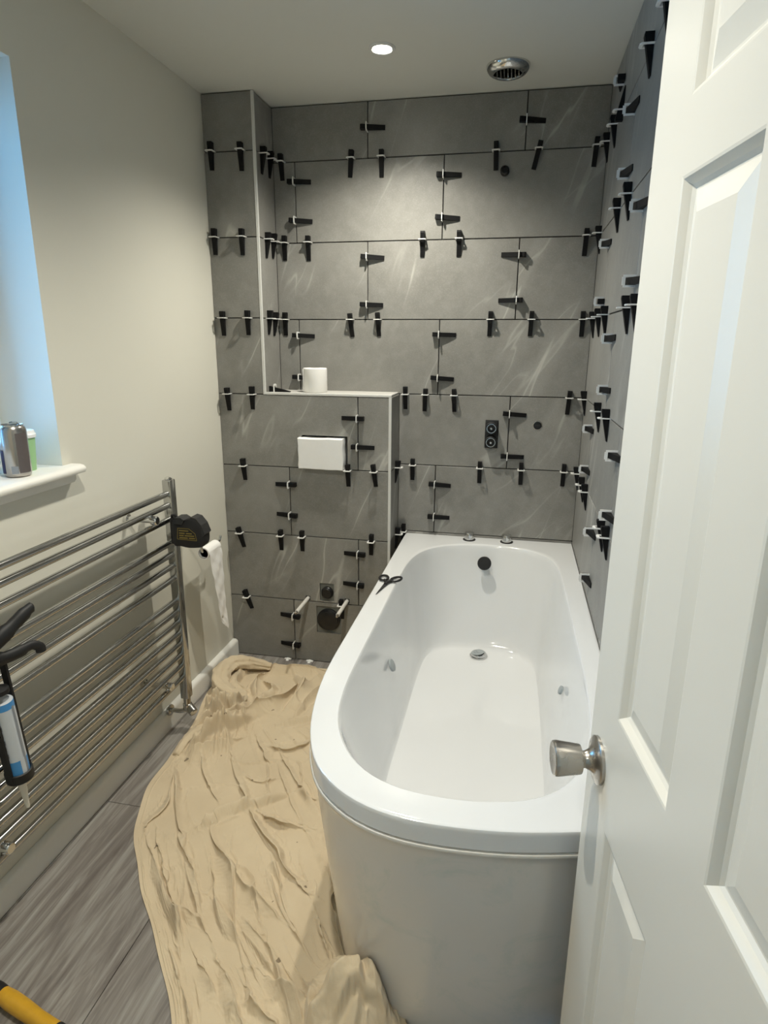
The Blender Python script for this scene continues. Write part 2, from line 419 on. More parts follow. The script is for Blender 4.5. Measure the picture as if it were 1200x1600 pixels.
for k in range(5, 9): tile_row(wx, k, 0.0, W2-0.006, [0.6015] if k % 2 else [0.3015], (0, 0, 0), posx, box_holes)
posp = lambda x, z: (W1, -D+x, z)
for k in range(1, 5): tile_row(wx, k, 0.004, D, [], (0, 0, math.pi/2), posp)
posq = lambda x, z: (W2, -D+x, z)
for k in range(5, 9): tile_row(wx, k, 0.006, D, [], (0, 0, math.pi/2), posq)
# shelf on top of the boxing
o = MB().box(W1+0.002, W2-0.003, -D+0.006, -0.001, 1.1995, 1.2085, 0.001, 1).build('shelf_tile', MSHELF, wx)
# aluminium edge trims
m = MB(); m.box(W1-0.010, W1+0.0015, -D-0.0015, -D+0.006, 1.2085, H-0.001, 0.0012, 1); m.build('edge_trim', MALU, wx)['label'] = 'satin aluminium corner strip'
m = MB(); m.box(W1-0.010, W2+0.0015, -D-0.0015, -D+0.008, 1.2005, 1.2105, 0.0012, 1); m.build('edge_trim', MALU, wx)['label'] = 'satin aluminium shelf nosing'
m = MB(); m.box(W2-0.010, W2+0.0015, -D-0.0015, -D+0.006, 0.001, 1.2000, 0.0012, 1); m.build('edge_trim', MALU, wx)['label'] = 'satin aluminium corner strip'

# ================================================================== DOOR
A = Vector((-0.14362, 0.98963, 0)); NRM = Vector((-0.98963, -0.14362, 0))     # along the leaf, out of the visible face
K = Vector((1.3766, -1.785, 0.0)); DW, DT = 0.67, 0.035
E_ = K + A*0.049; HG = E_ - A*DW
door = struct(empty('door_1', (HG.x, HG.y, 0.0), (0, 0, math.atan2(A.y, A.x))))   # local x along leaf, local +y out of the visible face
ST, PW, MU = 0.108, 0.178, 0.098
zb, zt = 0.008, 1.985
rows = [(0.215, 0.722), (0.909, 1.593), (1.672, 1.872)]
cols = [(ST, ST+PW), (ST+PW+MU, ST+2*PW+MU)]
m = MB()
def dbox(x0, x1, z0, z1): m.box(x0, x1, -DT, 0, z0, z1)
dbox(0, ST, zb, zt); dbox(DW-ST, DW, zb, zt); dbox(ST+PW, ST+PW+MU, zb, zt)
zz = [zb]+[v for r in rows for v in r]+[zt]
for i in range(0, len(zz), 2):
    for c in cols: dbox(c[0], c[1], zz[i], zz[i+1])
bmesh.ops.remove_doubles(m.bm, verts=m.bm.verts[:], dist=1e-5)
m.build('door_leaf', MDOOR, door)
for c in cols:
    for r in rows:
        m = MB()
        def rect(ins, y): return [(c[0]+ins, y, r[0]+ins), (c[1]-ins, y, r[0]+ins), (c[1]-ins, y, r[1]-ins), (c[0]+ins, y, r[1]-ins)]
        f = [(0.0, 0.0), (0.003, -0.0008), (0.006, -0.0035), (0.010, -0.0085), (0.0145, -0.0115), (0.017, -0.0115), (0.042, -0.0035), (0.0435, -0.003)]
        b = [(i, -DT-y) for i, y in f]
        m.rings([rect(i, y) for i, y in f[::-1]]+[rect(i, y) for i, y in b])
        m.build('door_panel', MDOOR, door, smooth=13)
# knob set
kx = DW-0.049
for sgn, y0 in ((1, 0.0), (-1, -DT)):
    kn = MB().lathe([(0.0125, 0.022), (0.0135, 0.026), (0.0215, 0.028), (0.0225, 0.030), (0.0268, 0.064), (0.0262, 0.068), (0.024, 0.0695), (0.010, 0.0675)], (kx, y0, 0.80), (0, sgn, 0), 40).build('door_knob', MSTEEL, door, smooth=30)
    MB().lathe([(0.0362, 0.0002), (0.0362, 0.0045), (0.033, 0.007), (0.024, 0.009), (0.0165, 0.014), (0.0128, 0.021), (0.0125, 0.027)], (kx, y0, 0.80), (0, sgn, 0), 40).build('rosette', MSTEEL, kn, smooth=30)
for z in (0.25, 1.0, 1.75):
    MB().lathe([(0.006, -0.045), (0.006, 0.045)], (-0.004, 0.004, z), (0, 0, 1), 12).build('hinge', MSTEEL, door, smooth=40)

# ================================================================== BATHTUB
ZR = 0.588
outer_pts = [(W-0.0015, -0.0015)]
out_curve = [(0.7765, -1.05), (0.777, -1.20), (0.784, -1.32), (0.802, -1.44), (0.828, -1.535), (0.866, -1.613), (0.918, -1.668), (0.981, -1.706), (1.056, -1.727), (1.148, -1.731), (1.258, -1.721), (1.366, -1.698), (1.494, -1.664)]
inner_ctrl = [(0.846, -0.87), (0.846, -0.60), (0.850, -0.40), (0.876, -0.265), (0.935, -0.175), (1.030, -0.120), (1.135, -0.102), (1.240, -0.110), (1.335, -0.150), (1.398, -0.235), (1.422, -0.37), (1.430, -0.60), (1.434, -0.87),
              (1.437, -1.15), (1.430, -1.34), (1.408, -1.48), (1.360, -1.575), (1.290, -1.630), (1.200, -1.655), (1.120, -1.659), (1.040, -1.648), (0.970, -1.614), (0.912, -1.550), (0.868, -1.450), (0.849, -1.31), (0.846, -1.12)]
def resample(poly, cx, cy, angs):
    """intersect rays from (cx, cy) with closed polygon"""
    P = np.array([(p[0], p[1]) for p in poly]); Q = np.roll(P, -1, 0); out = []
    for a in angs:
        d = np.array([math.cos(a), math.sin(a)]); e = Q-P; r = P-np.array([cx, cy])
        den = d[0]*e[:, 1]-d[1]*e[:, 0]; den = np.where(abs(den) < 1e-12, 1e-12, den)
        t = (r[:, 0]*e[:, 1]-r[:, 1]*e[:, 0])/den; s = (r[:, 0]*d[1]-r[:, 1]*d[0])/den
        ok = (s >= -1e-9) & (s <= 1+1e-9) & (t > 0); tt = t[ok].max(); out.append((cx+d[0]*tt, cy+d[1]*tt))
    return out
BC = (1.143, -0.86)
front = [tuple(p) for p in crom([(x, y, 0) for x, y in out_curve], 8)]
outer_poly = [(0.7765, -0.0015), (0.7765, -0.5)]+[(p[0], p[1]) for p in front]+[(W-0.0015, -0.8), (W-0.0015, -0.0015), (1.143, -0.0015)]
inner_poly = [(p[0], p[1]) for p in crom([(x, y, 0) for x, y in inner_ctrl], 8, True)]
floor_ctrl = [(0.915, -0.85), (0.915, -0.50), (0.930, -0.34), (0.985, -0.268), (1.07, -0.250), (1.143, -0.247), (1.215, -0.250), (1.295, -0.268), (1.350, -0.34), (1.366, -0.50), (1.368, -0.85), (1.364, -1.15), (1.335, -1.30), (1.25, -1.375), (1.143, -1.39), (1.035, -1.375), (0.950, -1.30), (0.918, -1.15)]
floor_poly = [(p[0], p[1]) for p in crom([(x, y, 0) for x, y in floor_ctrl], 8, True)]
NA = 220
ca = [math.atan2(y-BC[1], x-BC[0]) for x, y in ((0.7765, -0.0015), (W-0.0015, -0.0015), (W-0.0015, -1.664))]
angs = sorted({round(-math.pi+2*math.pi*i/NA, 6) for i in range(NA)} | {round(a, 6) for a in ca})
RO = resample(outer_poly, *BC, angs); RI = resample(inner_poly, *BC, angs); RF = resample(floor_poly, *BC, angs)
def lerp(a, b, t): return [(p[0]+(q[0]-p[0])*t, p[1]+(q[1]-p[1])*t) for p, q in zip(a, b)]
def toward(a, c, d):   # move points of ring a towards c by distance d
    o = []
    for p in a:
        v = Vector((c[0]-p[0], c[1]-p[1])); L = v.length; o.append((p[0]+v.x/L*d, p[1]+v.y/L*d))
    return o
def z_(ring, z): return [(x, y, z) for x, y in ring]
tub = tag(empty('bathtub', (BC[0], BC[1], 0)), 'white acrylic bath with curved front panel along the tiled right wall', 'bathtub')
inv = Matrix.Translation(tub.location).inverted()
def bpart(o, parent=tub):
    o.parent = parent
    if parent is tub: o.matrix_parent_inverse = inv
    return o
m = MB(); rs = []
rs.append(z_(toward(RO, BC, 0.020), ZR-0.046)); rs.append(z_(toward(RO, BC, 0.002), ZR-0.046)); rs.append(z_(RO, ZR-0.043)); rs.append(z_(RO, ZR-0.040)); rs.append(z_(RO, ZR-0.010)); rs.append(z_(RO, ZR-0.004))
rs.append(z_(toward(RO, BC, 0.001), ZR-0.0015)); rs.append(z_(toward(RO, BC, 0.0035), ZR)); rs.append(z_(toward(RO, BC, 0.009), ZR+0.0001))
rs.append(z_(lerp(RO, RI, 0.5), ZR+0.0003))
rs.append(z_(lerp(RO, RI, 0.88), ZR+0.0002)); rs.append(z_(lerp(RO, RI, 0.965), ZR)); rs.append(z_(RI, ZR-0.002)); 
ri2 = lerp(RI, RF, 0.05)
rs.append(z_(lerp(RI, RF, 0.02), ZR-0.006)); rs.append(z_(lerp(RI, RF, 0.05), ZR-0.022))
ZFL = 0.172
for t, z in ((0.16, 0.515), (0.30, 0.44), (0.45, 0.36), (0.60, 0.285), (0.70, 0.238), (0.775, 0.212), (0.84, 0.194), (0.91, 0.181), (1.0, 0.174), (1.12, ZFL)):
    rs.append(z_(lerp(RI, RF, t), z))
fl_ring = lerp(RI, RF, 1.12)
for t, z in ((0.4, ZFL-0.001), (0.8, ZFL-0.0015)):
    rs.append(z_([(p[0]+(BC[0]-p[0])*t, p[1]+(BC[1]-p[1])*t) for p in fl_ring], z))
m.rings(rs, cap0=False, cap1=True)
sh = bpart(m.build('tub_shell', MACR, smooth=32))
# front and side panel, leaning in towards the floor
pf = [(p[0], p[1]) for p in RO]
def ins(ring, d):
    """inset only the free (left / front) sides, keep the ones against walls"""
    out = []; n = len(ring)
    for i, p in enumerate(ring):
        a, b = ring[(i-1) % n], ring[(i+1) % n]; t = Vector((b[0]-a[0], b[1]-a[1])).normalized(); nn = Vector((-t.y, t.x))
        if nn.dot(Vector((BC[0]-p[0], BC[1]-p[1]))) < 0: nn = -nn
        x, y = p[0]+nn.x*d, p[1]+nn.y*d
        out.append((min(x, W-0.002), min(y, -0.002)))
    return out
idx = [i for i, p in enumerate(RO) if p[0] < W-0.003 and p[1] < -0.003]
# angular order: free sides run contiguous through -pi..; gather from left-back to right-front
st = min(range(len(RO)), key=lambda i: (RO[i][0]-0.7765)**2+(RO[i][1]+0.0015)**2)
en = min(range(len(RO)), key=lambda i: (RO[i][0]-(W-0.0015))**2+(RO[i][1]+1.664)**2)
seq = []; i = st
while True:
    seq.append(i)
    if i == en: break
    i = (i+1) % len(RO)
def strip(d, z):
    r = ins(RO, d); return [(r[i][0], r[i][1], z) for i in seq]
def botd(z): return 0.006 + (0.062)*((0.535-z)/0.535)**1.15
m = MB()
prof = [(0.020, ZR-0.048), (0.003, ZR-0.0475), (-0.0015, ZR-0.0490), (-0.0025, ZR-0.0525), (-0.0015, ZR-0.056), (0.003, ZR-0.062)]+[(botd(z), z) for z in (0.51, 0.45, 0.38, 0.30, 0.22, 0.14, 0.07, 0.004)]+[(botd(0.0)+0.02, 0.004)]
m.rings([strip(d, z) for d, z in prof], False, False, closed=False)
pn = bpart(m.build('bath_panel', MPAN, smooth=50)); pn['label'] = 'scuffed white curved bath panel'
# taps, filler, waste and the two foil-covered fittings
for x in (1.062, 1.221):
    o = bpart(MB().lathe([(0.021, 0.0), (0.021, 0.026), (0.0195, 0.030), (0.012, 0.0305)], (x, -0.045, ZR+0.0035), (0, 0, 1), 32).build('tap_handle', MCHROME, smooth=35))
    o2 = MB().lathe([(0.027, 0.0), (0.027, 0.003), (0.021, 0.0036)], (x, -0.045, ZR), (0, 0, 1), 32).build('tap_flange', MTOOLBLK, smooth=35); o2.parent = o
    o2.matrix_parent_inverse = Matrix.Identity(4)
ax = Vector((0, -0.97, 0.26))
o = bpart(MB().lathe([(0.014, -0.03), (0.014, 0.028), (0.027, 0.028), (0.0285, 0.031), (0.0285, 0.039), (0.026, 0.042), (0.010, 0.0425)], (1.136, -0.128, 0.517), ax, 36).build('overflow_filler', MTOOLBLK, smooth=35)); o['label'] = 'black round overflow filler'
o = bpart(MB().lathe([(0.036, 0.0), (0.036, 0.003), (0.031, 0.0045), (0.031, 0.010), (0.029, 0.013), (0.010, 0.0165)], (1.136, -0.30, ZFL+0.0015), (0, 0, 1), 32).build('waste_plug', MCHROME, smooth=35))
mt = MB(); 
for k in range(3): mt.lathe([(0.026-0.004*k, 0), (0.024-0.004*k, 0.0015)], (1.136+0.006*k-0.006, -0.305+0.004*k, ZFL+0.0172+0.0016*k), (0.1*k-0.1, 0.1, 1), 14)
t2 = mt.build('foil_patch', MTAPE); t2.parent = o; t2.matrix_parent_inverse = Matrix.Identity(4)
bpart(MB().lathe([(0.020, -0.004), (0.020, 0.003), (0.015, 0.005)], (0.8815, -0.865, 0.405), (1, 0, 0.45), 24).build('side_fitting', MTAPE, smooth=40))
bpart(MB().lathe([(0.013, -0.004), (0.013, 0.003), (0.009, 0.005)], (1.4035, -0.93, 0.42), (-1, 0, 0.40), 24).build('side_fitting', MTAPE, smooth=40))

# ================================================================== TILE LEVELLING CLIPS
def clip_mesh():
    m = MB(); t = 0.0017; w = 0.0150; h = 0.030; iw = 0.0098
    for x0, x1, y0, y1 in ((-w, -iw, -h, 0.004), (iw, w, -h, 0.004), (-iw, iw, -h-0.003, -h+0.005)): m.box(x0, x1, y0, y1, -t, t)
    m.bm.normal_update(); me = bpy.data.meshes.new('clip'); m.bm.to_mesh(me); m.bm.free(); me.materials.append(MWHITE); return me
def wedge_mesh():
    m = MB(); w = 0.0085
    P = [(0.028, 0.0225), (0.020, 0.0235), (-0.068, 0.0045)]
    side = [(-0.0008, 0.028), (-0.0225, 0.028), (-0.0235, 0.021), (-0.0035, -0.067), (-0.0008, -0.067)]
    m.hull([(-w, y, z) for y, z in side], [(w, y, z) for y, z in side])
    for k in range(9):                                           # grip ribs along the ramp
        z = 0.014-0.0085*k; y = -0.0222+(0.0200)*(0.021-z)/0.088
        m.box(-w*0.8, w*0.8, y-0.0012, y+0.002, z-0.0012, z+0.0012)
    bmesh.ops.recalc_face_normals(m.bm, faces=m.bm.faces[:])
    me = bpy.data.meshes.new('wedge'); m.bm.to_mesh(me); m.bm.free(); me.materials.append(MBLACK); return me
CM, WM = clip_mesh(), wedge_mesh()
ROTS = {'back': 0.0, 'box': 0.0, 'right': -math.pi/2, 'side': math.pi/2}
def clip(surface, loc, kind, label, group, tilt=0.0, slide=0.0, base=None):
    """kind: H wedge hangs down over a horizontal joint, R / L wedge points along / against local x, U thin end up"""
    e = empty('tile_wedge_clip'); tag(e, label, 'tile clip', group)
    B = base if base is not None else Matrix.Rotation(ROTS[surface], 4, 'Z')
    ry = {'H': 0.0, 'U': math.pi, 'R': -math.pi/2, 'L': math.pi/2}[kind]
    e.matrix_world = Matrix.Translation(loc) @ B @ Matrix.Rotation(ry, 4, 'Y')
    link('clip', CM, e)
    wgd = link('wedge', WM, e); wgd.rotation_euler = (0, tilt, 0); wgd.location = (0, 0, slide)
    return e
ORD = ['first', 'second', 'third', 'fourth', 'fifth', 'sixth', 'seventh', 'eighth', 'ninth']
rr = random.Random(3)
def jit(): return rr.uniform(-0.05, 0.05), rr.uniform(-0.004, 0.004)
BH = {1: [0.245, 0.535, 0.657, 1.096, 1.252, 1.456], 2: [0.249, 0.351, 0.825, 0.969, 1.447], 3: [0.241, 0.528, 0.645, 1.105, 1.265, 1.460],
      4: [0.765, 0.850, 0.971, 1.434], 5: [0.802, 1.091, 1.263, 1.436], 6: [0.766]}
tiltmap = {('back', 1, 1): 0.09, ('back', 1, 4): 0.22, ('back', 1, 3): -0.03, ('back', 3, 1): -0.1, ('back', 3, 2): -0.06, ('box', 7, 0): -0.3, ('box', 6, 0): -0.22, ('box', 5, 2): -0.12}
for k, xs in BH.items():
    for i, x in enumerate(xs):
        tl, sl = jit(); tl = tiltmap.get(('back', k, i), tl)
        pos = ORD[i]+' from left' if len(xs) > 1 else 'at bath end'
        clip('back', (x, 0, J(k)), 'H', f'upright black wedge on back wall, {ORD[k-1]} level joint below ceiling, {pos}', 'levelling wedges on level joints of the back wall', tl, sl)
XH = {1: [0.033, 0.153], 2: [0.027, 0.142], 3: [0.042, 0.150], 4: [0.044, 0.153], 5: [0.098, 0.560, 0.670], 6: [0.064, 0.255, 0.352, 0.660], 7: [0.081, 0.525]}
for k, xs in XH.items():
    for i, x in enumerate(xs):
        tl, sl = jit(); tl = tiltmap.get(('box', k, i), tl)
        clip('box', (x, -D, J(k)), 'H', f'upright black wedge on cistern boxing front, {ORD[k-1]} level joint below ceiling, {ORD[i]} from left', 'levelling wedges on level joints of the boxing', tl, sl)
for k, ys in {1: [-0.131, -0.054], 2: [-0.116, -0.050], 3: [-0.126, -0.062]}.items():
    for i, y in enumerate(ys):
        clip('side', (W1, y, J(k)), 'H', f'black wedge on narrow pillar side, {ORD[k-1]} level joint below ceiling, ' + ('nearer the aluminium strip' if i == 0 else 'nearer the inner corner'), 'levelling wedges on the pillar side', *jit())
clip('side', (W2, -0.079, J(5)), 'H', 'black wedge on narrow boxing side, one joint below the shelf', 'levelling wedges on the boxing side', *jit())
clip('side', (W2, -0.060, J(6)), 'H', 'black wedge on narrow boxing side, just above the bath rim', 'levelling wedges on the boxing side', *jit())
RH = {1: [-0.05, -0.235, -0.37, -0.82, -1.02], 2: [-0.06, -0.505, -0.70], 3: [-0.11, -0.28, -0.45, -0.875, -1.01], 4: [-0.06, -0.51, -0.71], 5: [-0.035, -0.25, -0.365, -0.83, -0.92]}
for k, ys in RH.items():
    for i, y in enumerate(ys):
        tl, sl = jit(); kd = 'H'
        if k == 1 and i == 2: kd = 'U'
        clip('right', (W, y, J(k)), kd, f'black wedge on right wall, {ORD[k-1]} level joint below ceiling, {ORD[i]} from corner', 'levelling wedges on level joints of the right wall', tl*0.5, sl)
BV = [(1, 0.600, 2.212, 'R'), (1, 1.202, 2.205, 'R'), (2, 0.299, 2.033, 'R'), (2, 0.299, 1.889, 'R'), (2, 0.901, 2.035, 'R'), (2, 0.901, 1.884, 'R'), (3, 0.600, 1.746, 'R'), (3, 0.600, 1.562, 'R'),
      (3, 1.202, 1.743, 'L'), (3, 1.202, 1.576, 'L'), (4, 0.299, 1.438, 'R'), (4, 0.299, 1.263, 'R'), (4, 0.901, 1.444, 'R'), (4, 0.901, 1.270, 'R'), (5, 1.202, 1.130, 'R'), (5, 1.202, 0.953, 'R'), (6, 0.901, 0.817, 'R'), (6, 0.901, 0.671, 'R')]
def vlabel(items, i, wall):
    r, x, z, kd = items[i]; same = [t for t in items if t[0] == r]; xs = sorted({t[1] for t in same}); col = [t for t in same if t[1] == x]
    s = f'sideways black wedge on {wall}, {ORD[r-1]} tile row from ceiling'
    if len(xs) > 1: s += ', left joint' if x == min(xs, key=lambda q: q if wall != 'right wall' else q) else ', right joint'
    if len(col) > 1: s += ', upper' if z == max(t[2] for t in col) else ', lower'
    return s
for i, (r, x, z, kd) in enumerate(BV):
    tl, sl = jit(); clip('back', (x, 0, z), kd, vlabel(BV, i, 'back wall'), 'sideways levelling wedges on the back wall', tl*0.7+(0.05 if kd == 'R' else 0), sl)
XV = [(5, 0.6015, 1.114, 'L'), (5, 0.6015, 0.998, 'R'), (6, 0.3015, 0.826, 'L'), (6, 0.3015, 0.690, 'L'), (7, 0.6015, 0.535, 'L'), (7, 0.6015, 0.394, 'L'), (8, 0.3015, 0.219, 'L'), (8, 0.3015, 0.078, 'L')]
for i, (r, x, z, kd) in enumerate(XV):
    tl, sl = jit(); clip('box', (x, -D, z), kd, vlabel(XV, i, 'cistern boxing front'), 'sideways levelling wedges on the boxing', tl*0.7, sl)
RV = [(1, -0.32, 2.206, 'L'), (2, -0.62, 2.033, 'R'), (2, -0.62, 1.874, 'R'), (3, -0.922, 1.735, 'R'), (3, -0.32, 1.733, 'R'), (3, -0.922, 1.564, 'R'), (3, -0.32, 1.551, 'L'), (4, -0.62, 1.428, 'R'), (4, -0.62, 1.277, 'R'),
      (5, -0.32, 1.119, 'R'), (5, -0.922, 1.125, 'R'), (5, -0.32, 0.972, 'R'), (5, -0.922, 0.961, 'R'), (6, -0.62, 0.823, 'R'), (6, -0.62, 0.664, 'R')]
RVl = [(r, -y, z, kd) for r, y, z, kd in RV]
for i, (r, y, z, kd) in enumerate(RV):
    tl, sl = jit(); s = vlabel(RVl, i, 'right wall').replace('left joint', 'joint nearer corner').replace('right joint', 'joint nearer door')
    clip('right', (W, y, z), kd, s, 'sideways levelling wedges on the right wall', tl, sl)
clip('shelf', (0.232, -0.135, 1.2085), 'R', 'black wedge lying on the shelf beside the pillar side', 'wedge on the shelf', 0, 0, base=Matrix.Rotation(-math.pi/2, 4, 'X'))
# white spacer stubs under the bottom row of tiles
for x, s in ((0.268, 'left of the joint'), (0.372, 'right of the joint')):
    o = MB().box(-0.016, 0.016, -0.012, 0.0, 0.0, 0.006, 0.001, 1).hull([(-0.006, -0.02, 0.0), (0.006, -0.02, 0), (0.006, 0, 0), (-0.006, 0, 0)], [(-0.006, -0.018, 0.002), (0.006, -0.018, 0.002), (0.006, 0, 0.008), (-0.006, 0, 0.008)]).build('tile_spacer', MWHITE, None, (x, -D-0.004, 0.0))
    tag(o, f'small white plastic spacer on floor against boxing, {s}', 'spacer', 'white spacers at the foot of the boxing')

# ================================================================== WALL FITTINGS
# white block in the flush-plate opening
m = MB(); rg = random.Random(5)
def wob(n):
    pts = []
    for (x0, z0), (x1, z1) in (((0, 0), (1, 0)), ((1, 0), (1, 1)), ((1, 1), (0, 1)), ((0, 1), (0, 0))):
        for i in range(n): pts.append((x0+(x1-x0)*i/n, z0+(z1-z0)*i/n))
    return [(0.352+0.192*x+rg.uniform(-0.0012, 0.0012), 0.901+0.128*z+rg.uniform(-0.0012, 0.0012)) for x, z in pts]
a = wob(8)
m.rings([[(x, -0.075, z) for x, z in a], [(x, -D-0.028, z) for x, z in a], [(x+(0.448-x)*0.03, -D-0.031, z+(0.965-z)*0.04) for x, z in a]])
o = m.build('flush_plate_cover', MFOAM, smooth=40); tag(o, 'white polystyrene block plugging the cistern flush opening', 'cover')
# soil pipes with caps
for name, x, z, r, lab in (('waste_pipe', 0.4580, 0.3420, 0.026, 'small black capped pipe in upper square tile cutout'), ('soil_pipe', 0.4620, 0.2120, 0.050, 'large black capped soil pipe low on the boxing')):
    e = tag(empty(name, (x, -D+0.03, z)), lab, 'pipe')
    MB().lathe([(r*1.05, 0.0), (r*1.05, 0.030), (r*0.92, 0.034)], (0, 0, 0), (0, -1, 0), 32).build('pipe_socket', MPIPE, e, smooth=35)
    MB().lathe([(r*0.92, 0.033), (r*0.92, 0.040), (r*0.80, 0.043), (r*0.3, 0.043)], (0, 0, 0), (0, -1, 0), 32).build('pipe_cap', MPIPE, e, smooth=35)
    hw, hh, zc = ((0.033, 0.043, 0.001) if r < 0.04 else (0.057, 0.064, 0.0))
    MB().box(-hw, hw, -0.022, -0.018, zc-hh, zc+hh).build('backing_board', MBOARD, e)
for x, z, s in ((0.369, 0.3085, 'left'), (0.5485, 0.3105, 'right')):
    e = tag(empty('fixing_rod', (x, -D, z)), f'{s} white-sleeved threaded rod sticking out of the boxing', 'rod', 'pan fixing rods')
    MB().lathe([(0.0085, -0.005), (0.0085, 0.150), (0.0078, 0.152)], (0, 0, 0), (0, -1, 0), 16).build('sleeve', MSLEEVE, e, smooth=40)
    MB().lathe([(0.0055, 0.150), (0.0055, 0.165), (0.004, 0.167)], (0, 0, 0), (0, -1, 0), 12).build('rod_tip', MSTEEL, e, smooth=40)
# shower valve
e = tag(empty('shower_valve', (1.132, 0.0, 1.043)), 'black shower valve plate with two round stems above the bath', 'valve')
MB().box(-0.0265, 0.0265, -0.004, 0.012, -0.058, 0.058, 0.003).build('valve_plate', MTOOLBLK, e, smooth=35)
for z in (0.028, -0.030):
    kb = MB().lathe([(0.0245, 0.002), (0.0245, 0.034), (0.022, 0.037), (0.016, 0.037), (0.015, 0.030), (0.004, 0.030)], (0, 0, z), (0, -1, 0), 32).build('valve_stem', MTOOLBLK, e, smooth=35)
    MB().lathe([(0.0190, 0.030), (0.0190, 0.0375), (0.0170, 0.0375), (0.0170, 0.031)], (0, 0, z), (0, -1, 0), 32, False, False).build('chrome_ring', MCHROME, kb, smooth=35)
    MB().lathe([(0.005, 0.02), (0.005, 0.043), (0.003, 0.045)], (0, 0, z), (0, -1, 0), 12).build('spindle', MCHROME, kb, smooth=35)
# capped outlet and shower-arm outlet
e = tag(empty('capped_outlet', (1.318, 0.0, 1.085)), 'round dark pipe outlet right of the shower valve', 'outlet')
MB().lathe([(0.0195, 0.010), (0.0195, -0.001), (0.0165, -0.0015), (0.0165, 0.010)], (0, 0, 0), (0, 1, 0), 28, False, False).build('collar', MSTEEL, e, smooth=40)
MB().lathe([(0.0165, 0.004), (0.0145, 0.001), (0.004, 0.0005)], (0, 0, 0), (0, 1, 0), 28).build('plug', MPIPE, e, smooth=40)
MB().box(-0.010, 0.010, -0.002, 0.002, -0.0025, 0.0025).build('plug_bar', MGREYDK, e)
e = tag(empty('shower_outlet', (1.132, 0.0, 2.038)), 'black threaded shower outlet high on the back wall', 'outlet')
m = MB(); pr = [(0.0165, 0.008)]
for k in range(5): pr += [(0.0165, -0.003-0.005*k), (0.0150, -0.0055-0.005*k)]
pr += [(0.0115, -0.028), (0.0115, 0.0)]
m.lathe(pr, (0, 0, 0), (0, 1, 0), 24).build('thread', MPIPE, e, smooth=30)
MB().lathe([(0.0110, -0.022), (0.004, -0.0225)], (0, 0, 0), (0, 1, 0), 16).build('bore', MHOLE, e)

# ------------------------------------------------------------------ ceiling: downlights and extractor vent
def downlight(x, y, label, power):
    e = tag(empty('downlight', (x, y, H)), label, 'downlight', 'recessed ceiling downlights')
    MB().lathe([(0.043, 0.0), (0.043, -0.002), (0.040, -0.0045), (0.033, -0.005), (0.030, -0.003), (0.029, 0.0)], (0, 0, 0), (0, 0, 1), 40, False, False).build('bezel', MALU, e, smooth=35)
    MB().lathe([(0.029, -0.0005), (0.027, -0.004), (0.018, -0.007), (0.006, -0.0082)], (0, 0, 0), (0, 0, 1), 32).build('lamp_lens', MLENS, e, smooth=40)
    l = bpy.data.lights.new('lamp', 'SPOT'); l.energy = power; l.color = SPOT_COL; l.spot_size = math.radians(138); l.spot_blend = 1.0; l.shadow_soft_size = 0.022
    lo = bpy.data.objects.new('lamp', l); COL.objects.link(lo); lo.parent = e; lo.location = (0, 0, -0.032)
    return e
downlight(0.745, -0.425, 'glowing recessed downlight in ceiling near the tiled pillar', SPOT_W)
downlight(0.78, -1.82, 'recessed downlight in ceiling by the door, above the viewer', SPOT_W)
downlight(0.75, -3.1, 'added unseen fill downlight in the landing ceiling behind the viewer', SPOT_W*0.35)  # weak fill lamp added on the landing; no such source is in view
e = tag(empty('extractor_vent', (1.132, -0.217, H)), 'round chrome extractor vent with slatted grille in ceiling', 'vent')
MB().lathe([(0.073, 0.0), (0.073, -0.004), (0.070, -0.012), (0.062, -0.021), (0.052, -0.026), (0.047, -0.025), (0.045, -0.018), (0.045, 0.0)], (0, 0, 0), (0, 0, 1), 48, False, False).build('vent_ring', MCHROME, e, smooth=40)
MB().lathe([(0.045, -0.006), (0.01, -0.006)], (0, 0, 0), (0, 0, 1), 32).build('vent_cavity', MHOLE, e)
for i in range(7):
    x = -0.036+0.012*i; L = math.sqrt(0.045**2-x*x)-0.001
    MB().box(x-0.0018, x+0.0018, -L, L, -0.022, -0.010, 0.0006, 1).build('vent_slat', MSTEEL, e)

# ================================================================== TOWEL RAIL
RX = 0.09; RY0, RY1 = -1.765, -0.78
rail = tag(empty('towel_rail', (RX, (RY0+RY1)/2, 0.13)), 'chrome ladder towel radiator on the left wall under the window', 'towel rail')
rinv = Matrix.Translation(rail.location).inverted()
def rp(o, parent=rail):
    o.parent = parent
    if parent is rail: o.matrix_parent_inverse = rinv
    return o
for y in (RY0, RY1):
    rp(MB().box(RX-0.016, RX+0.016, y-0.017, y+0.017, 0.135, 0.962, 0.004, 2).build('post', MRAIL, smooth=35))
    rp(MB().lathe([(0.012, 0.0), (0.012, 0.004), (0.008, 0.007), (0.004, 0.008)], (RX, y, 0.962), (0, 0, 1), 20).build('post_cap', MCHROME, smooth=35))
for z in [0.915, 0.875, 0.826, 0.743, 0.702, 0.660, 0.613, 0.529, 0.487, 0.445, 0.402, 0.360, 0.317, 0.274, 0.226]:
    rp(MB().lathe([(0.0105, RY0+0.010), (0.0105, RY1-0.010)], (RX, 0, z), (0, 1, 0), 20).build('rail_bar', MRAIL, smooth=40))
for y, z in ((-0.906, 0.853), (-0.906, 0.252), (-1.64, 0.853), (-1.64, 0.252)):
    b = rp(MB().lathe([(0.016, 0.0), (0.016, 0.012), (0.009, 0.016), (0.009, RX+0.004), (0.0145, RX+0.006), (0.0145, RX+0.022), (0.012, RX+0.025), (0.004, RX+0.025)], (0.0005, y, z), (1, 0, 0), 24).build('wall_bracket', MCHROME, smooth=35))
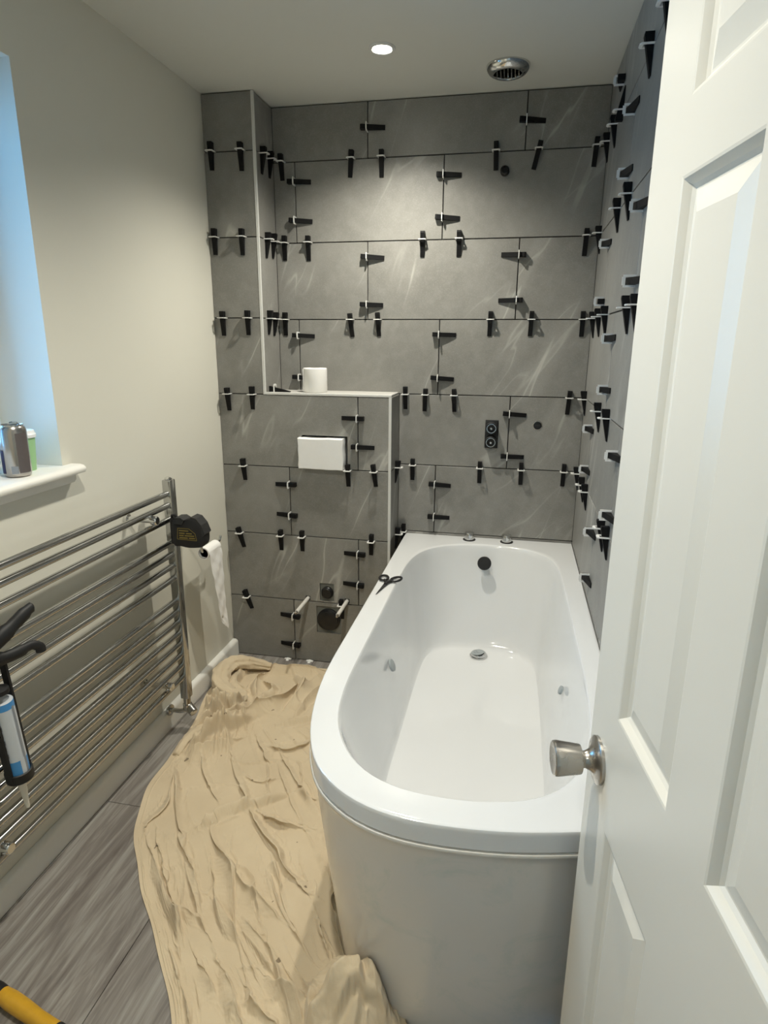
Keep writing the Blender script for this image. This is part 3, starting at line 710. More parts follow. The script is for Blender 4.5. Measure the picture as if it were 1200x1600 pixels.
for y in (RY0, RY1):
    v = rp(MB().lathe([(0.013, 0.0), (0.013, -0.026), (0.0165, -0.028), (0.0165, -0.052), (0.012, -0.055)], (RX, y, 0.136), (0, 0, 1), 24).build('valve', MRAIL, smooth=35))
    MB().tube([(RX, y, 0.095), (RX-0.005, y-0.006, 0.083), (RX-0.025, y-0.010, 0.079), (0.012, y-0.012, 0.079)], 0.0085, 14).build('valve_pipe', MRAIL, v, smooth=40)
    MB().lathe([(0.017, 0.0), (0.017, 0.030), (0.014, 0.034), (0.004, 0.034)], (RX+0.004, y+0.002, 0.094), (0.75, -0.35, -0.45), 18).build('valve_cap', MRAIL, v, smooth=35)
    MB().lathe([(0.022, 0.0), (0.020, 0.006), (0.010, 0.008)], (0.0235, y-0.012, 0.079), (1, 0, 0), 20).build('pipe_collar', MRAIL, v, smooth=35)

# ================================================================== OBJECTS ON THE RAIL / LEFT WALL
# tape measure clipped onto the far post
e = tag(empty('tape_measure', (0.1135, -0.800, 0.742)), 'black tape measure clipped to the towel radiator post', 'tape measure')
sil = [(0.004, 0.004), (0.030, 0.0), (0.060, -0.004), (0.100, 0.000), (0.112, 0.010), (0.116, 0.030), (0.114, 0.060), (0.104, 0.084), (0.088, 0.098), (0.070, 0.102), (0.050, 0.094), (0.022, 0.092), (0.006, 0.090), (0.001, 0.060)]
sm = [(p.x, p.y) for p in crom([(x, z, 0) for x, z in sil], 4, True)]
def trg(s, y, c=(0.058, 0.047)): return [(c[0]+(x-c[0])*s, y, c[1]+(z-c[1])*s) for x, z in sm]
MB().rings([trg(0.86, -0.030), trg(0.96, -0.027), trg(1.0, -0.020), trg(1.0, 0.014), trg(0.96, 0.021), trg(0.86, 0.024)]).build('tape_case', MTOOLBLK, e, smooth=35)
bump_ = [(0.062, 0.080), (0.074, 0.106), (0.092, 0.102), (0.110, 0.080), (0.121, 0.050), (0.112, 0.040), (0.098, 0.062), (0.082, 0.074)]
MB().hull([(x, -0.0275, z) for x, z in bump_], [(x, 0.02, z) for x, z in bump_]).build('rubber_grip', MGREYDK, e)
MB().hull([(x, -0.036, z) for x, z in [(0.016, 0.082), (0.046, 0.080), (0.054, 0.096), (0.040, 0.104), (0.020, 0.102)]], [(x, 0.012, z) for x, z in [(0.016, 0.082), (0.046, 0.080), (0.054, 0.096), (0.040, 0.104), (0.020, 0.102)]]).build('lock_button', MGREYDK, e)
MB().box(-0.006, 0.012, -0.024, 0.006, 0.006, 0.098, 0.003).build('belt_clip', MTOOLBLK, e, smooth=35)
MB().tube([(0.000, -0.015, 0.094), (0.004, -0.022, 0.106), (0.014, -0.022, 0.108), (0.020, -0.018, 0.098)], 0.005, 8).build('tape_hook', MTOOLBLK, e, smooth=40)
def decal(name, pts, y, ma, parent, wd=0.0009):
    m = MB()
    n = len(pts)
    for i in range(n):
        a = Vector((pts[i][0], 0, pts[i][1])); b = Vector((pts[(i+1) % n][0], 0, pts[(i+1) % n][1])); d = (b-a).normalized(); q = Vector((-d.z, 0, d.x))*wd
        m.poly([(a.x+q.x, y, a.z+q.z), (b.x+q.x, y, b.z+q.z), (b.x-q.x, y, b.z-q.z), (a.x-q.x, y, a.z-q.z)])
    return m.build(name, ma, parent)
decal('label_outline', [(0.022, 0.028), (0.026, 0.066), (0.066, 0.066), (0.088, 0.050), (0.092, 0.026)], -0.0306, MGOLD, e)
m = MB()
for z, x0, x1 in ((0.058, 0.030, 0.064), (0.049, 0.030, 0.050), (0.049, 0.055, 0.076), (0.041, 0.030, 0.046), (0.041, 0.050, 0.084), (0.033, 0.030, 0.060), (0.033, 0.065, 0.086)):
    m.box(x0, x1, -0.0311, -0.0302, z-0.0018, z+0.0018)
m.build('label_lines', MGOLD, e)

# toilet-roll holder with a nearly empty roll
e = tag(empty('toilet_roll_holder', (0.0, -0.53, 0.66)), 'chrome toilet roll holder on left wall behind the tape measure', 'holder')
MB().lathe([(0.020, 0.0005), (0.020, 0.006), (0.014, 0.009)], (0, -0.045, 0.035), (1, 0, 0), 24).build('wall_plate', MCHROME, e, smooth=35)
MB().tube(crom([(0.008, -0.045, 0.035), (0.060, -0.045, 0.036), (0.078, -0.045, 0.028), (0.082, -0.045, 0.005), (0.082, -0.043, -0.020), (0.082, -0.030, -0.028), (0.082, 0.040, -0.028), (0.082, 0.098, -0.027), (0.082, 0.110, -0.020), (0.083, 0.114, -0.008)], 5), 0.0052, 12).build('hanger_rod', MCHROME, e, smooth=50)
rl = tag(empty('toilet_roll', (0.082, -0.512, 0.624)), 'nearly used-up toilet roll hanging on the wall holder', 'toilet roll')
MB().lathe([(0.0195, -0.052), (0.0235, -0.052), (0.0235, 0.052), (0.0195, 0.052), (0.0195, -0.052)], (0, 0, 0), (0, 1, 0), 28, False, False).build('paper_wrap', MPAPER, rl, smooth=40)
MB().lathe([(0.0180, -0.053), (0.0196, -0.053), (0.0196, 0.053), (0.0180, 0.053)], (0, 0, 0), (0, 1, 0), 28, False, False).build('card_core', MCARD, rl, smooth=40)
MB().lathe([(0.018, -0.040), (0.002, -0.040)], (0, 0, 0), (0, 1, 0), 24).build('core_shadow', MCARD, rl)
# hanging torn sheet
m = MB(); rows_, cols_ = 34, 10; V = []
for i in range(rows_+1):
    t = i/rows_; z = 0.006-0.385*t; ya = -0.050+0.085*t**1.2 ; yb = 0.052+0.020*t
    row = []
    for j in range(cols_+1):
        s = j/cols_; y = ya+(yb-ya)*s; zz_ = z + (0.045*(1-s)*t**6 if t > 0.8 else 0)
        if i == rows_: zz_ += 0.05*abs(s-0.35)
        x = 0.0242*math.cos(min(1.0, t*12)*0.0) + 0.004*math.sin(5*t+2*s)*t + 0.0012*math.sin(26*t+5*s) + 0.0008*math.sin(47*t-9*s)
        row.append(m.bm.verts.new((x, y, zz_)))
    V.append(row)
for i in range(rows_):
    for j in range(cols_): m.bm.faces.new((V[i][j], V[i+1][j], V[i+1][j+1], V[i][j+1]))
m.build('hanging_sheet', MPAPER, rl, smooth=60)

# caulking gun hooked over a bar
e = empty('caulking_gun', (0.140, -1.607, 0.44)); tag(e, 'black caulking gun with sealant tube hanging on the radiator', 'caulking gun')
tx = Vector((0.02, 0.06, -1)).normalized()
def gp(x, y, z): return (x, y, z)
MB().lathe([(0.0235, 0.000), (0.0235, 0.197)], (0, 0, 0), -tx, 28).build('sealant_tube', MLABEL, e, smooth=40)
g1 = MB().lathe([(0.0238, 0.008), (0.0238, 0.046)], (0, 0, 0), -tx, 28, False, False).build('label_band', MBLUE, e, smooth=40)
MB().lathe([(0.0238, 0.180), (0.0238, 0.1965)], (0, 0, 0), -tx, 28, False, False).build('label_band', MBLUE, e, smooth=40)
# printed block of small text and a grey side strip wrapped on the tube
u0 = Vector((1, 0, 0)); u0 = (u0-tx*u0.dot(tx)).normalized(); v0 = tx.cross(u0)
def wrap(name, ma, a0, a1, h0, h1, r=0.0240):
    m = MB(); rs = []
    for h in (h0, h1): rs.append([tuple(-tx*h+(u0*math.cos(a0+(a1-a0)*i/8)+v0*math.sin(a0+(a1-a0)*i/8))*r) for i in range(9)])
    m.rings(rs, False, False, closed=False); return m.build(name, ma, e, smooth=60)
aview = math.atan2(Vector((1, -1, 0.3)).dot(v0), Vector((1, -1, 0.3)).dot(u0))
wrap('label_strip', MLABGREY, aview-1.05, aview-0.75, 0.01, 0.185)
wrap('label_strip', MLABEL, aview-0.78, aview-0.35, 0.004, 0.05, 0.0242)
for k in range(7): wrap('label_print', MLABGREY, aview+0.45+0.05*(k % 2), aview+0.62+0.06*(k % 3), 0.06+0.018*k, 0.071+0.018*k)
m = MB(); m.lathe([(0.030, -0.012), (0.030, 0.010), (0.027, 0.012), (0.012, -0.013)][::1], (0, 0, 0), -tx, 28)
m.build('front_plate', MTOOLBLK, e, smooth=35)
m = MB()
for s in (-1, 1):
    q = v0*0.0275*s
    m.rings([[tuple(q+u0*a-tx*h+v0*b) for a, b in ((-0.008, -0.003), (0.008, -0.003), (0.008, 0.003), (-0.008, 0.003))] for h in (-0.005, 0.285)])
m.rings([[tuple(u0*a+v0*b-tx*h) for a, b in ((-0.010, -0.030), (0.010, -0.030), (0.010, 0.030), (-0.010, 0.030))] for h in (0.278, 0.292)])
m.build('cradle_frame', MTOOLBLK, e)
MB().tube([tuple(-tx*h) for h in (0.218, 0.250, 0.30, 0.36, 0.42)], 0.004, 10).build('plunger_rod', MSTEEL, e, smooth=40)
MB().lathe([(0.021, 0.217), (0.021, 0.227), (0.008, 0.232)], (0, 0, 0), -tx, 24).build('plunger_disc', MTOOLBLK, e, smooth=35)
hb = -tx*0.292
MB().tube([tuple(hb), tuple(hb-tx*0.02+v0*0.002), tuple(hb-tx*0.055)], [0.014, 0.016, 0.015], 12, 0.8).build('handle_body', MTOOLBLK, e, smooth=45)
def hp(a, b): return tuple(hb + Vector((0.35*a, 0.93*a, 0))*0.86 + Vector((0, 0, b)))
MB().tube(crom([hp(-0.035, 0.030), hp(0.010, 0.042), hp(0.060, 0.066), hp(0.108, 0.092), hp(0.124, 0.096)], 4), [0.020]*5+[0.019]*3+[0.0155]*4+[0.0125]*3+[0.009, 0.005], 12, 0.8).build('grip_handle', MTOOLBLK, e, smooth=45)
MB().tube(crom([hp(-0.025, 0.016), hp(0.020, 0.002), hp(0.070, 0.002), hp(0.104, 0.006), hp(0.124, -0.006), hp(0.126, -0.018)], 4), [0.018]*5+[0.0145]*5+[0.0110]*6+[0.0118]*5, 12, 0.75).build('trigger', MTOOLBLK, e, smooth=45)
MB().lathe([(0.0105, 0.010), (0.0095, 0.025), (0.0060, 0.075), (0.0045, 0.098), (0.002, 0.099)], (0, 0, 0), tx, 18).build('nozzle', MNOZ, e, smooth=40)

# ================================================================== WINDOW SILL ITEMS
ZS = 1.077
e = tag(empty('drink_can', (-0.014, -1.308, ZS), (0, 0, 0)), 'tall silver drinks can on the window sill', 'can')
MB().lathe([(0.024, 0.0), (0.029, 0.003), (0.0322, 0.010), (0.0322, 0.116), (0.0300, 0.125), (0.0265, 0.129)], (0, 0, 0), (0, 0, 1), 36).build('can_body', MCAN, e, smooth=35)
MB().lathe([(0.0275, 0.128), (0.0278, 0.132), (0.0255, 0.132), (0.0245, 0.127), (0.004, 0.127)], (0, 0, 0), (0, 0, 1), 36).build('can_lid', MCHROME, e, smooth=35)
MB().tube([(-0.004, 0, 0.1315), (0.004, 0.002, 0.133), (0.015, 0.004, 0.1345)], [0.006, 0.006, 0.004], 8, 0.4).build('ring_pull', MCHROME, e)
def canwrap(name, ma, a0, a1, h0, h1, r=0.0325):
    m = MB(); m.rings([[(r*math.cos(a0+(a1-a0)*i/8), r*math.sin(a0+(a1-a0)*i/8), h) for i in range(9)] for h in (h0, h1)], False, False, closed=False); return m.build(name, ma, e, smooth=60)
canwrap('can_print', MNAVY, -2.45, -1.75, 0.011, 0.070); canwrap('can_print', MCANDK, -0.70, 0.3, 0.012, 0.112); canwrap('can_print', MLABGREY, -1.25, -0.75, 0.011, 0.030)
e = tag(empty('paper_cup', (-0.050, -1.238, ZS)), 'green paper cup with white lid behind the can', 'cup')
MB().lathe([(0.024, 0.0), (0.0245, 0.002), (0.031, 0.093), (0.0305, 0.096)], (0, 0, 0), (0, 0, 1), 32).build('cup_body', MGREEN, e, smooth=40)
MB().lathe([(0.0335, 0.088), (0.0340, 0.096), (0.0315, 0.099), (0.0295, 0.106), (0.0270, 0.107), (0.026, 0.103), (0.005, 0.103)], (0, 0, 0), (0, 0, 1), 32).build('cup_lid', MPVC, e, smooth=35)
for a, h in ((-0.9, 0.072), (-0.55, 0.070), (-0.62, 0.045), (-0.75, 0.022), (-1.2, 0.05)):
    r = 0.0252+0.0068*h/0.094
    MB().box(-0.0035, 0.0035, -0.0006, 0.0006, -0.004, 0.004).build('cup_print', MGREYDK, e, (r*math.cos(a), r*math.sin(a), h), rot=(0, 0, a+math.pi/2))
# crumpled clear bag at the left edge of the frame
m = MB(); bmesh.ops.create_icosphere(m.bm, subdivisions=4, radius=1.0); rb = random.Random(11)
ph = [(rb.uniform(2, 6), rb.uniform(2, 6), rb.uniform(2, 6), rb.uniform(0, 6)) for _ in range(14)]
for v in m.bm.verts:
    p_ = v.co.copy(); q = sum(math.sin(a*p_.x+b*p_.y+c*p_.z+d) for a, b, c, d in ph)/14
    q2 = abs(sum(math.sin(2.3*a*p_.x-1.9*b*p_.y+2.1*c*p_.z+d) for a, b, c, d in ph)/14)
    f = 1+0.45*q-0.35*q2; v.co = Vector((p_.x*0.047*f, p_.y*0.047*f, max(0.0, 0.040+p_.z*0.046*f)))
o = m.build('plastic_bag', MBAG, None, (-0.105, -1.335, ZS), smooth=25); tag(o, 'crumpled clear plastic bag on sill left of the can', 'bag')

# ================================================================== ON THE SHELF, RIM AND FLOOR
e = tag(empty('toilet_paper_roll', (0.398, -0.100, 1.2087)), 'white toilet roll standing on the tiled shelf', 'toilet roll')
MB().lathe([(0.021, 0.001), (0.047, 0.0005), (0.0495, 0.004), (0.0495, 0.096), (0.047, 0.0985), (0.021, 0.0985), (0.021, 0.001)], (0, 0, 0), (0, 0, 1), 48, False, False).build('paper_wrap', MPAPER, e, smooth=40)
MB().lathe([(0.0198, 0.0), (0.0212, 0.0), (0.0212, 0.0982), (0.0198, 0.0982), (0.0198, 0.0)], (0, 0, 0), (0, 0, 1), 32, False, False).build('card_core', MCARD, e, smooth=40)
MB().hull([(-0.042, -0.0285, 0.003), (-0.0445, -0.0235, 0.003), (-0.0475, -0.0205, 0.003), (-0.044, -0.030, 0.003)], [(-0.042, -0.0285, 0.095), (-0.0445, -0.0235, 0.095), (-0.0475, -0.0205, 0.095), (-0.044, -0.030, 0.095)]).build('loose_edge', MPAPER, e)
# scissors on the bath rim
e = tag(empty('scissors', (0.812, -0.640, ZR+0.001)), 'small black-handled scissors on the left bath rim', 'scissors')
def ringpts(cx, cy, rx, ry, rot, n=24): 
    return [(cx+rx*math.cos(t)*math.cos(rot)-ry*math.sin(t)*math.sin(rot), cy+rx*math.cos(t)*math.sin(rot)+ry*math.sin(t)*math.cos(rot), 0.006) for t in [2*math.pi*i/n for i in range(n+1)]]
MB().tube(ringpts(-0.016, 0.052, 0.0155, 0.024, 0.15), 0.0042, 8).build('handle_ring', MTOOLBLK, e, smooth=50)
MB().tube(ringpts(0.030, 0.046, 0.0155, 0.026, -0.45), 0.0042, 8).build('handle_ring', MTOOLBLK, e, smooth=50)
MB().tube([(-0.010, 0.032, 0.006), (0.000, 0.012, 0.006), (0.004, -0.006, 0.005)], [0.005, 0.0055, 0.004], 8).build('handle_shank', MTOOLBLK, e, smooth=50)
MB().tube([(0.016, 0.028, 0.006), (0.006, 0.010, 0.006), (-0.001, -0.006, 0.005)], [0.005, 0.0055, 0.004], 8).build('handle_shank', MTOOLBLK, e, smooth=50)
for dz, pts in ((0.0015, [(-0.006, 0.012), (0.007, 0.012), (-0.003, -0.050), (-0.014, -0.098)]), (0.0036, [(-0.002, 0.012), (0.010, 0.010), (-0.002, -0.046), (-0.0125, -0.096)])):
    MB().hull([(x, y, dz) for x, y in pts], [(x, y, dz+0.0016) for x, y in pts]).build('blade', MGREYDK, e)
MB().lathe([(0.0035, 0.004), (0.0035, 0.0075), (0.001, 0.008)], (0.002, 0.004, 0), (0, 0, 1), 12).build('pivot_screw', MCHROME, e)
# amber-handled tool lying on the floor, bottom left
e = tag(empty('hand_tool', (0.19, -1.795, 0.020)), 'amber-handled tool with black ends on floor, bottom left corner', 'tool')
hx = Vector((0.345-0.19, -1.835+1.795, 0.0)).normalized()
MB().tube([tuple(hx*t) for t in (0.0, 0.03, 0.07, 0.115, 0.155, 0.176)], [0.0165, 0.0190, 0.0185, 0.0165, 0.0170, 0.0175], 20).build('handle', MYEL, e, smooth=45)
MB().tube([tuple(hx*t) for t in (-0.10, -0.05, -0.02, 0.002)], [0.010, 0.015, 0.0175, 0.0168], 20).build('ferrule', MTOOLBLK, e, smooth=45)
MB().tube([tuple(hx*t) for t in (0.174, 0.182, 0.190)], [0.0178, 0.0182, 0.012], 20).build('end_cap', MTOOLBLK, e, smooth=45)

# ------------------------------------------------------------------ dust sheet
LB = [(0.30, -0.252), (0.185, -0.272), (0.085, -0.302), (0.042, -0.350), (0.036, -0.44), (0.042, -0.56), (0.080, -0.70), (0.098, -0.83), (0.106, -0.96), (0.118, -1.11), (0.176, -1.27), (0.272, -1.41), (0.40, -1.556), (0.488, -1.650), (0.549, -1.727), (0.60, -1.80), (0.635, -1.90), (0.65, -1.99)]
RBd = [(0.735, -0.232), (0.760, -0.29), (0.803, -0.40), (0.803, -0.55), (0.804, -0.70), (0.806, -0.85), (0.808, -1.00), (0.812, -1.12), (0.818, -1.23), (0.826, -1.31), (0.842, -1.39), (0.866, -1.46), (0.900, -1.525), (0.948, -1.58), (1.010, -1.622), (1.075, -1.655), (1.10, -1.76), (1.08, -1.95)]
FOLDS = [
 ([(0.209, -0.913), (0.295, -1.027), (0.374, -1.117)], 9, 1), ([(0.168, -1.016), (0.262, -1.153), (0.354, -1.298)], 12, 1),
 ([(0.17, -1.028), (0.213, -1.163), (0.199, -1.252), (0.222, -1.307)], 13, -1), ([(0.21, -1.27), (0.314, -1.389), (0.411, -1.49), (0.488, -1.561)], 12, 1),
 ([(0.257, -1.28), (0.354, -1.406), (0.441, -1.506), (0.488, -1.561)], 12, 1), ([(0.317, -1.267), (0.414, -1.367), (0.491, -1.473)], 11, 1),
 ([(0.395, -1.21), (0.496, -1.323), (0.562, -1.387), (0.638, -1.434), (0.698, -1.466)], 15, 1), ([(0.478, -1.128), (0.569, -1.213), (0.635, -1.266), (0.68, -1.328), (0.76, -1.377)], 15, 1),
 ([(0.375, -1.235), (0.395, -1.21), (0.442, -1.158), (0.511, -1.11), (0.573, -1.057)], 17, -1), ([(0.543, -1.147), (0.598, -1.167), (0.678, -1.175)], 16, 1),
 ([(0.364, -0.776), (0.424, -0.852), (0.466, -0.912)], 9, 1), ([(0.409, -0.99), (0.469, -1.008), (0.51, -0.981)], 8, 1), ([(0.43, -0.822), (0.504, -0.821), (0.559, -0.765)], 14, 1),
 ([(0.273, -0.632), (0.349, -0.563), (0.416, -0.394)], 26, 1), ([(0.198, -0.872), (0.236, -0.773), (0.28, -0.648), (0.296, -0.537)], 22, 1),
 ([(0.11, -0.816), (0.155, -0.709), (0.233, -0.658), (0.218, -0.554)], 26, -1), ([(0.459, -1.502), (0.51, -1.521), (0.544, -1.549)], 10, 1),
 ([(0.546, -1.601), (0.613, -1.661), (0.637, -1.684)], 10, 1), ([(0.617, -1.618), (0.67, -1.666), (0.701, -1.709), (0.728, -1.73)], 12, 1), ([(0.702, -1.659), (0.741, -1.695), (0.794, -1.716)], 13, 1),
 ([(0.735, -1.623), (0.773, -1.644), (0.798, -1.65)], 11, 1), ([(0.483, -1.615), (0.537, -1.665), (0.597, -1.731), (0.621, -1.764), (0.65, -1.83)], 13, 1),
 ([(0.529, -1.465), (0.635, -1.55), (0.713, -1.628)], 10, 1), ([(0.633, -1.502), (0.707, -1.554), (0.782, -1.607)], 10, 1), ([(0.793, -1.652), (0.846, -1.673)], 14, 1),
 ([(0.808, -1.465), (0.84, -1.526), (0.862, -1.56)], 13, -1), ([(0.322, -0.916), (0.426, -1.048), (0.477, -1.106)], 8, 1), ([(0.506, -0.876), (0.598, -0.987), (0.659, -1.068)], 8, 1),
 ([(0.44, -1.56), (0.53, -1.66), (0.60, -1.76)], 9, 1), ([(0.40, -1.38), (0.50, -1.50), (0.60, -1.60)], 8, -1), ([(0.56, -0.30), (0.50, -0.45), (0.46, -0.62)], 16, 1), ([(0.20, -0.29), (0.33, -0.31), (0.45, -0.27)], 22, 1),
 ([(0.55, -0.62), (0.62, -0.74), (0.70, -0.86)], 10, 1), ([(0.60, -1.02), (0.68, -1.10), (0.76, -1.22)], 9, -1), ([(0.13, -0.93), (0.19, -0.86), (0.24, -0.75)], 20, 1), ([(0.16, -0.96), (0.23, -0.88), (0.31, -0.80)], 13, 1),
 ([(0.10, -0.90), (0.14, -0.80), (0.19, -0.70)], 22, -1), ([(0.64, -1.36), (0.71, -1.45), (0.78, -1.52)], 8, 1), ([(0.42, -0.70), (0.50, -0.66), (0.58, -0.58)], 14, -1),
 ([(0.87, -1.65), (0.93, -1.635), (0.99, -1.66)], 13, 1), ([(0.90, -1.70), (0.95, -1.66), (1.02, -1.66)], 22, 1), ([(0.93, -1.74), (0.97, -1.70), (1.04, -1.70)], 18, -1), ([(0.86, -1.66), (0.87, -1.72), (0.92, -1.78)], 20, -1),
 ([(0.96, -1.66), (0.98, -1.70), (0.97, -1.76)], 10, 1), ([(0.55, -0.40), (0.62, -0.52), (0.70, -0.60)], 12, 1), ([(0.36, -0.36), (0.42, -0.46), (0.40, -0.58)], 18, -1), ([(0.25, -0.42), (0.32, -0.47), (0.30, -0.56)], 20, 1),
 ([(0.06, -0.62), (0.12, -0.66), (0.20, -0.64)], 20, 1), ([(0.26, -0.60), (0.23, -0.70), (0.17, -0.82)], 24, 1), ([(0.10, -0.70), (0.16, -0.74), (0.20, -0.70)], 16, -1), ([(0.13, -0.40), (0.15, -0.48), (0.20, -0.50)], 18, 1), ([(0.30, -0.70), (0.25, -0.78), (0.18, -0.90)], 20, 1), ([(0.22, -0.36), (0.20, -0.44), (0.24, -0.52)], 22, -1)]
def resam(pts, n):
    P = np.array([(p.x, p.y) for p in crom([(x, y, 0) for x, y in pts], 12)]); d = np.r_[0, np.cumsum(np.linalg.norm(np.diff(P, axis=0), axis=1))]
    t = np.linspace(0, d[-1], n); return np.stack([np.interp(t, d, P[:, 0]), np.interp(t, d, P[:, 1])], 1)
def drape(X, Y, Z0, eu, ev, pin, steps, iters=7, g=0.00012):
    """small position-based cloth solver: a sheet with slack eu / ev settles on the floor and buckles into wrinkles"""
    P = np.stack([X, Y, Z0], -1); V = np.zeros_like(P); base = P.copy(); S_ = np.s_
    du = np.linalg.norm(np.diff(base, axis=1), axis=-1)*(1+(eu[:, 1:]+eu[:, :-1])/2)
    dv = np.linalg.norm(np.diff(base, axis=0), axis=-1)*(1+(ev[1:]+ev[:-1])/2)
    dg1 = np.linalg.norm(base[1:, 1:]-base[:-1, :-1], axis=-1)*(1+eu[1:, 1:]/2+ev[1:, 1:]/2); dg2 = np.linalg.norm(base[1:, :-1]-base[:-1, 1:], axis=-1)*(1+eu[1:, 1:]/2+ev[1:, 1:]/2)
    inv = np.where(pin, 0.0, 1.0); rmax = X[:, -1:]
    def pr(a, b, r):
        d = P[b]-P[a]; L = np.sqrt((d*d).sum(-1))+1e-9; wa, wb = inv[a], inv[b]
        c = ((L-r)/(L*(wa+wb+1e-9)))[..., None]*d; P[a] += c*wa[..., None]; P[b] -= c*wb[..., None]
    for st in range(steps):
        V *= 0.93; V[..., 2] -= g; P0 = P.copy(); P += V*inv[..., None]
        for it in range(iters):
            for o in (0, 1):
                m_ = (X.shape[1]-o)//2; pr(S_[:, o:o+2*m_:2], S_[:, o+1:o+2*m_:2], du[:, o::2][:, :m_])
                m_ = (X.shape[0]-o)//2; pr(S_[o:o+2*m_:2], S_[o+1:o+2*m_:2], dv[o::2][:m_])
            for a, b, r in ((S_[:-1, :-1], S_[1:, 1:], dg1), (S_[1:, :-1], S_[:-1, 1:], dg2)):
                d = P[b]-P[a]; L = np.sqrt((d*d).sum(-1))+1e-9; c = (0.10*(L-r)/L)[..., None]*d
                P[a] += c*inv[a][..., None]; P[b] -= c*inv[b][..., None]
            for k, q in ((2, BEND2), (4, BEND4)):
                h = k//2
                for a, b, m_ in ((S_[:-k], S_[k:], S_[h:-h]), (S_[:, :-k], S_[:, k:], S_[:, h:-h])):
                    P[m_] += ((P[a]+P[b])/2-P[m_])*q*inv[m_][..., None]
            P[..., 2] = np.maximum(P[..., 2], 0.003); P[..., 0] = np.minimum(P[..., 0], rmax+0.25*(P[..., 2]*0.0))
        V = P-P0; con = P[..., 2] < 0.0036
        V[con] *= 0.35; P[con, :2] = P0[con, :2]+(P[con, :2]-P0[con, :2])*0.55
        sp = np.linalg.norm(V, axis=-1, keepdims=True); V *= np.minimum(1, 0.004/np.maximum(sp, 1e-9))
    return P
BEND2, BEND4 = 0.006, 0.001
DRAPE_STEPS = 32
NV, NU = 360, 220
Lc, Rc = resam(LB, NV), resam(RBd, NV)
rng = np.random.default_rng(4)
Lc[:, 0] += 0.004*np.sin(np.linspace(0, 60, NV))*np.linspace(0, 1, NV)
uu = np.linspace(0, 1, NU)[None, :]
X = Lc[:, :1]*(1-uu)+Rc[:, :1]*uu; Y = Lc[:, 1:]*(1-uu)+Rc[:, 1:]*uu
Z = np.full(X.shape, 0.006)
def vnoise(x, y, seed):
    g = np.random.default_rng(seed).random((64, 64)); xi = np.floor(x).astype(int); yi = np.floor(y).astype(int); fx = x-xi; fy = y-yi
    fx = fx*fx*fx*(fx*(fx*6-15)+10); fy = fy*fy*fy*(fy*(fy*6-15)+10)
    a = g[xi % 64, yi % 64]; b = g[(xi+1) % 64, yi % 64]; c = g[xi % 64, (yi+1) % 64]; d = g[(xi+1) % 64, (yi+1) % 64]
    return (a*(1-fx)+b*fx)*(1-fy)+(c*(1-fx)+d*fx)*fy
# soft long pleats that follow the sheet, then broad waves and fine crumple
cw = 0.22*np.sin(3*Y)+0.0
across = (X*0.80+Y*0.60); along = (-X*0.60+Y*0.80)
wob_ = (vnoise(along*3+9, across*4+5, 1)-0.5)*0.09
def crease(freq, stretch, seed, width, amp, wk=1.0):
    n_ = vnoise((across+wob_*wk)*freq+40, along*stretch+30, seed); d_ = (n_-0.5)*2
    side = np.where(d_ > 0, np.exp(-(d_/width)**2), np.exp(-np.abs(d_)/(width*5)))
    m_ = np.clip((vnoise(X*5+seed, Y*5+50, seed+30)-0.3)*2.2, 0, 1)
    return amp*side*m_
Z += crease(15, 1.8, 2, 0.060, 0.020) + crease(27, 2.4, 3, 0.09, 0.012, 1.3) + crease(9, 1.4, 4, 0.04, 0.020, 0.6)
n_ = vnoise(X*9+Y*4+12, Y*9-X*3+40, 9); Z += 0.009*np.exp(-((n_-0.5)*2/0.09)**2)*np.clip((vnoise(X*4+2, Y*4+33, 10)-0.35)*3, 0, 1)
Z += 0.010*vnoise(X*6+3, Y*6+40, 5)
Z += 0.0014*vnoise(X*60+3, Y*60+90, 6)
for pts, amp, sg in FOLDS:
    P = np.array([(p.x, p.y) for p in crom([(x, y, 0) for x, y in pts], 6)])
    best = np.full(X.shape, 1e9); sd = np.zeros(X.shape); tt = np.zeros(X.shape); n = len(P)-1
    lo = P.min(0)-0.12; hi = P.max(0)+0.12; msk = (X > lo[0]) & (X < hi[0]) & (Y > lo[1]) & (Y < hi[1])
    x, y = X[msk], Y[msk]; bb = np.full(x.shape, 1e9); ss = np.zeros(x.shape); t_ = np.zeros(x.shape)
    for i in range(n):
        a, b = P[i], P[i+1]; e_ = b-a; L2 = e_@e_; t = np.clip(((x-a[0])*e_[0]+(y-a[1])*e_[1])/L2, 0, 1)
        dx, dy = x-a[0]-t*e_[0], y-a[1]-t*e_[1]; dd = np.hypot(dx, dy); cr = np.sign(e_[0]*dy-e_[1]*dx); up = dd < bb
        bb = np.where(up, dd, bb); ss = np.where(up, cr, ss); t_ = np.where(up, (i+t)/n, t_)
    s_ = bb*ss*sg; A_m = amp*0.0024*np.sin(np.pi*np.clip(t_*0.86+0.07, 0, 1))**0.6
    w_s, w_g = 0.0036+amp*0.00010, 0.016+amp*0.0009
    f = np.where(s_ > 0, np.exp(-(s_/w_s)**2), np.exp(-np.abs(s_)/w_g)) - 0.30*np.exp(-((s_-0.008)/0.006)**2)
    Z[msk] += A_m*f
def blob(cx, cy, rx, ry, h, rot=0.0, pw=2):
    c, s = math.cos(rot), math.sin(rot); a = ((X-cx)*c+(Y-cy)*s)/rx; b = (-(X-cx)*s+(Y-cy)*c)/ry
    return h*np.exp(-(a*a+b*b)**(pw/2))
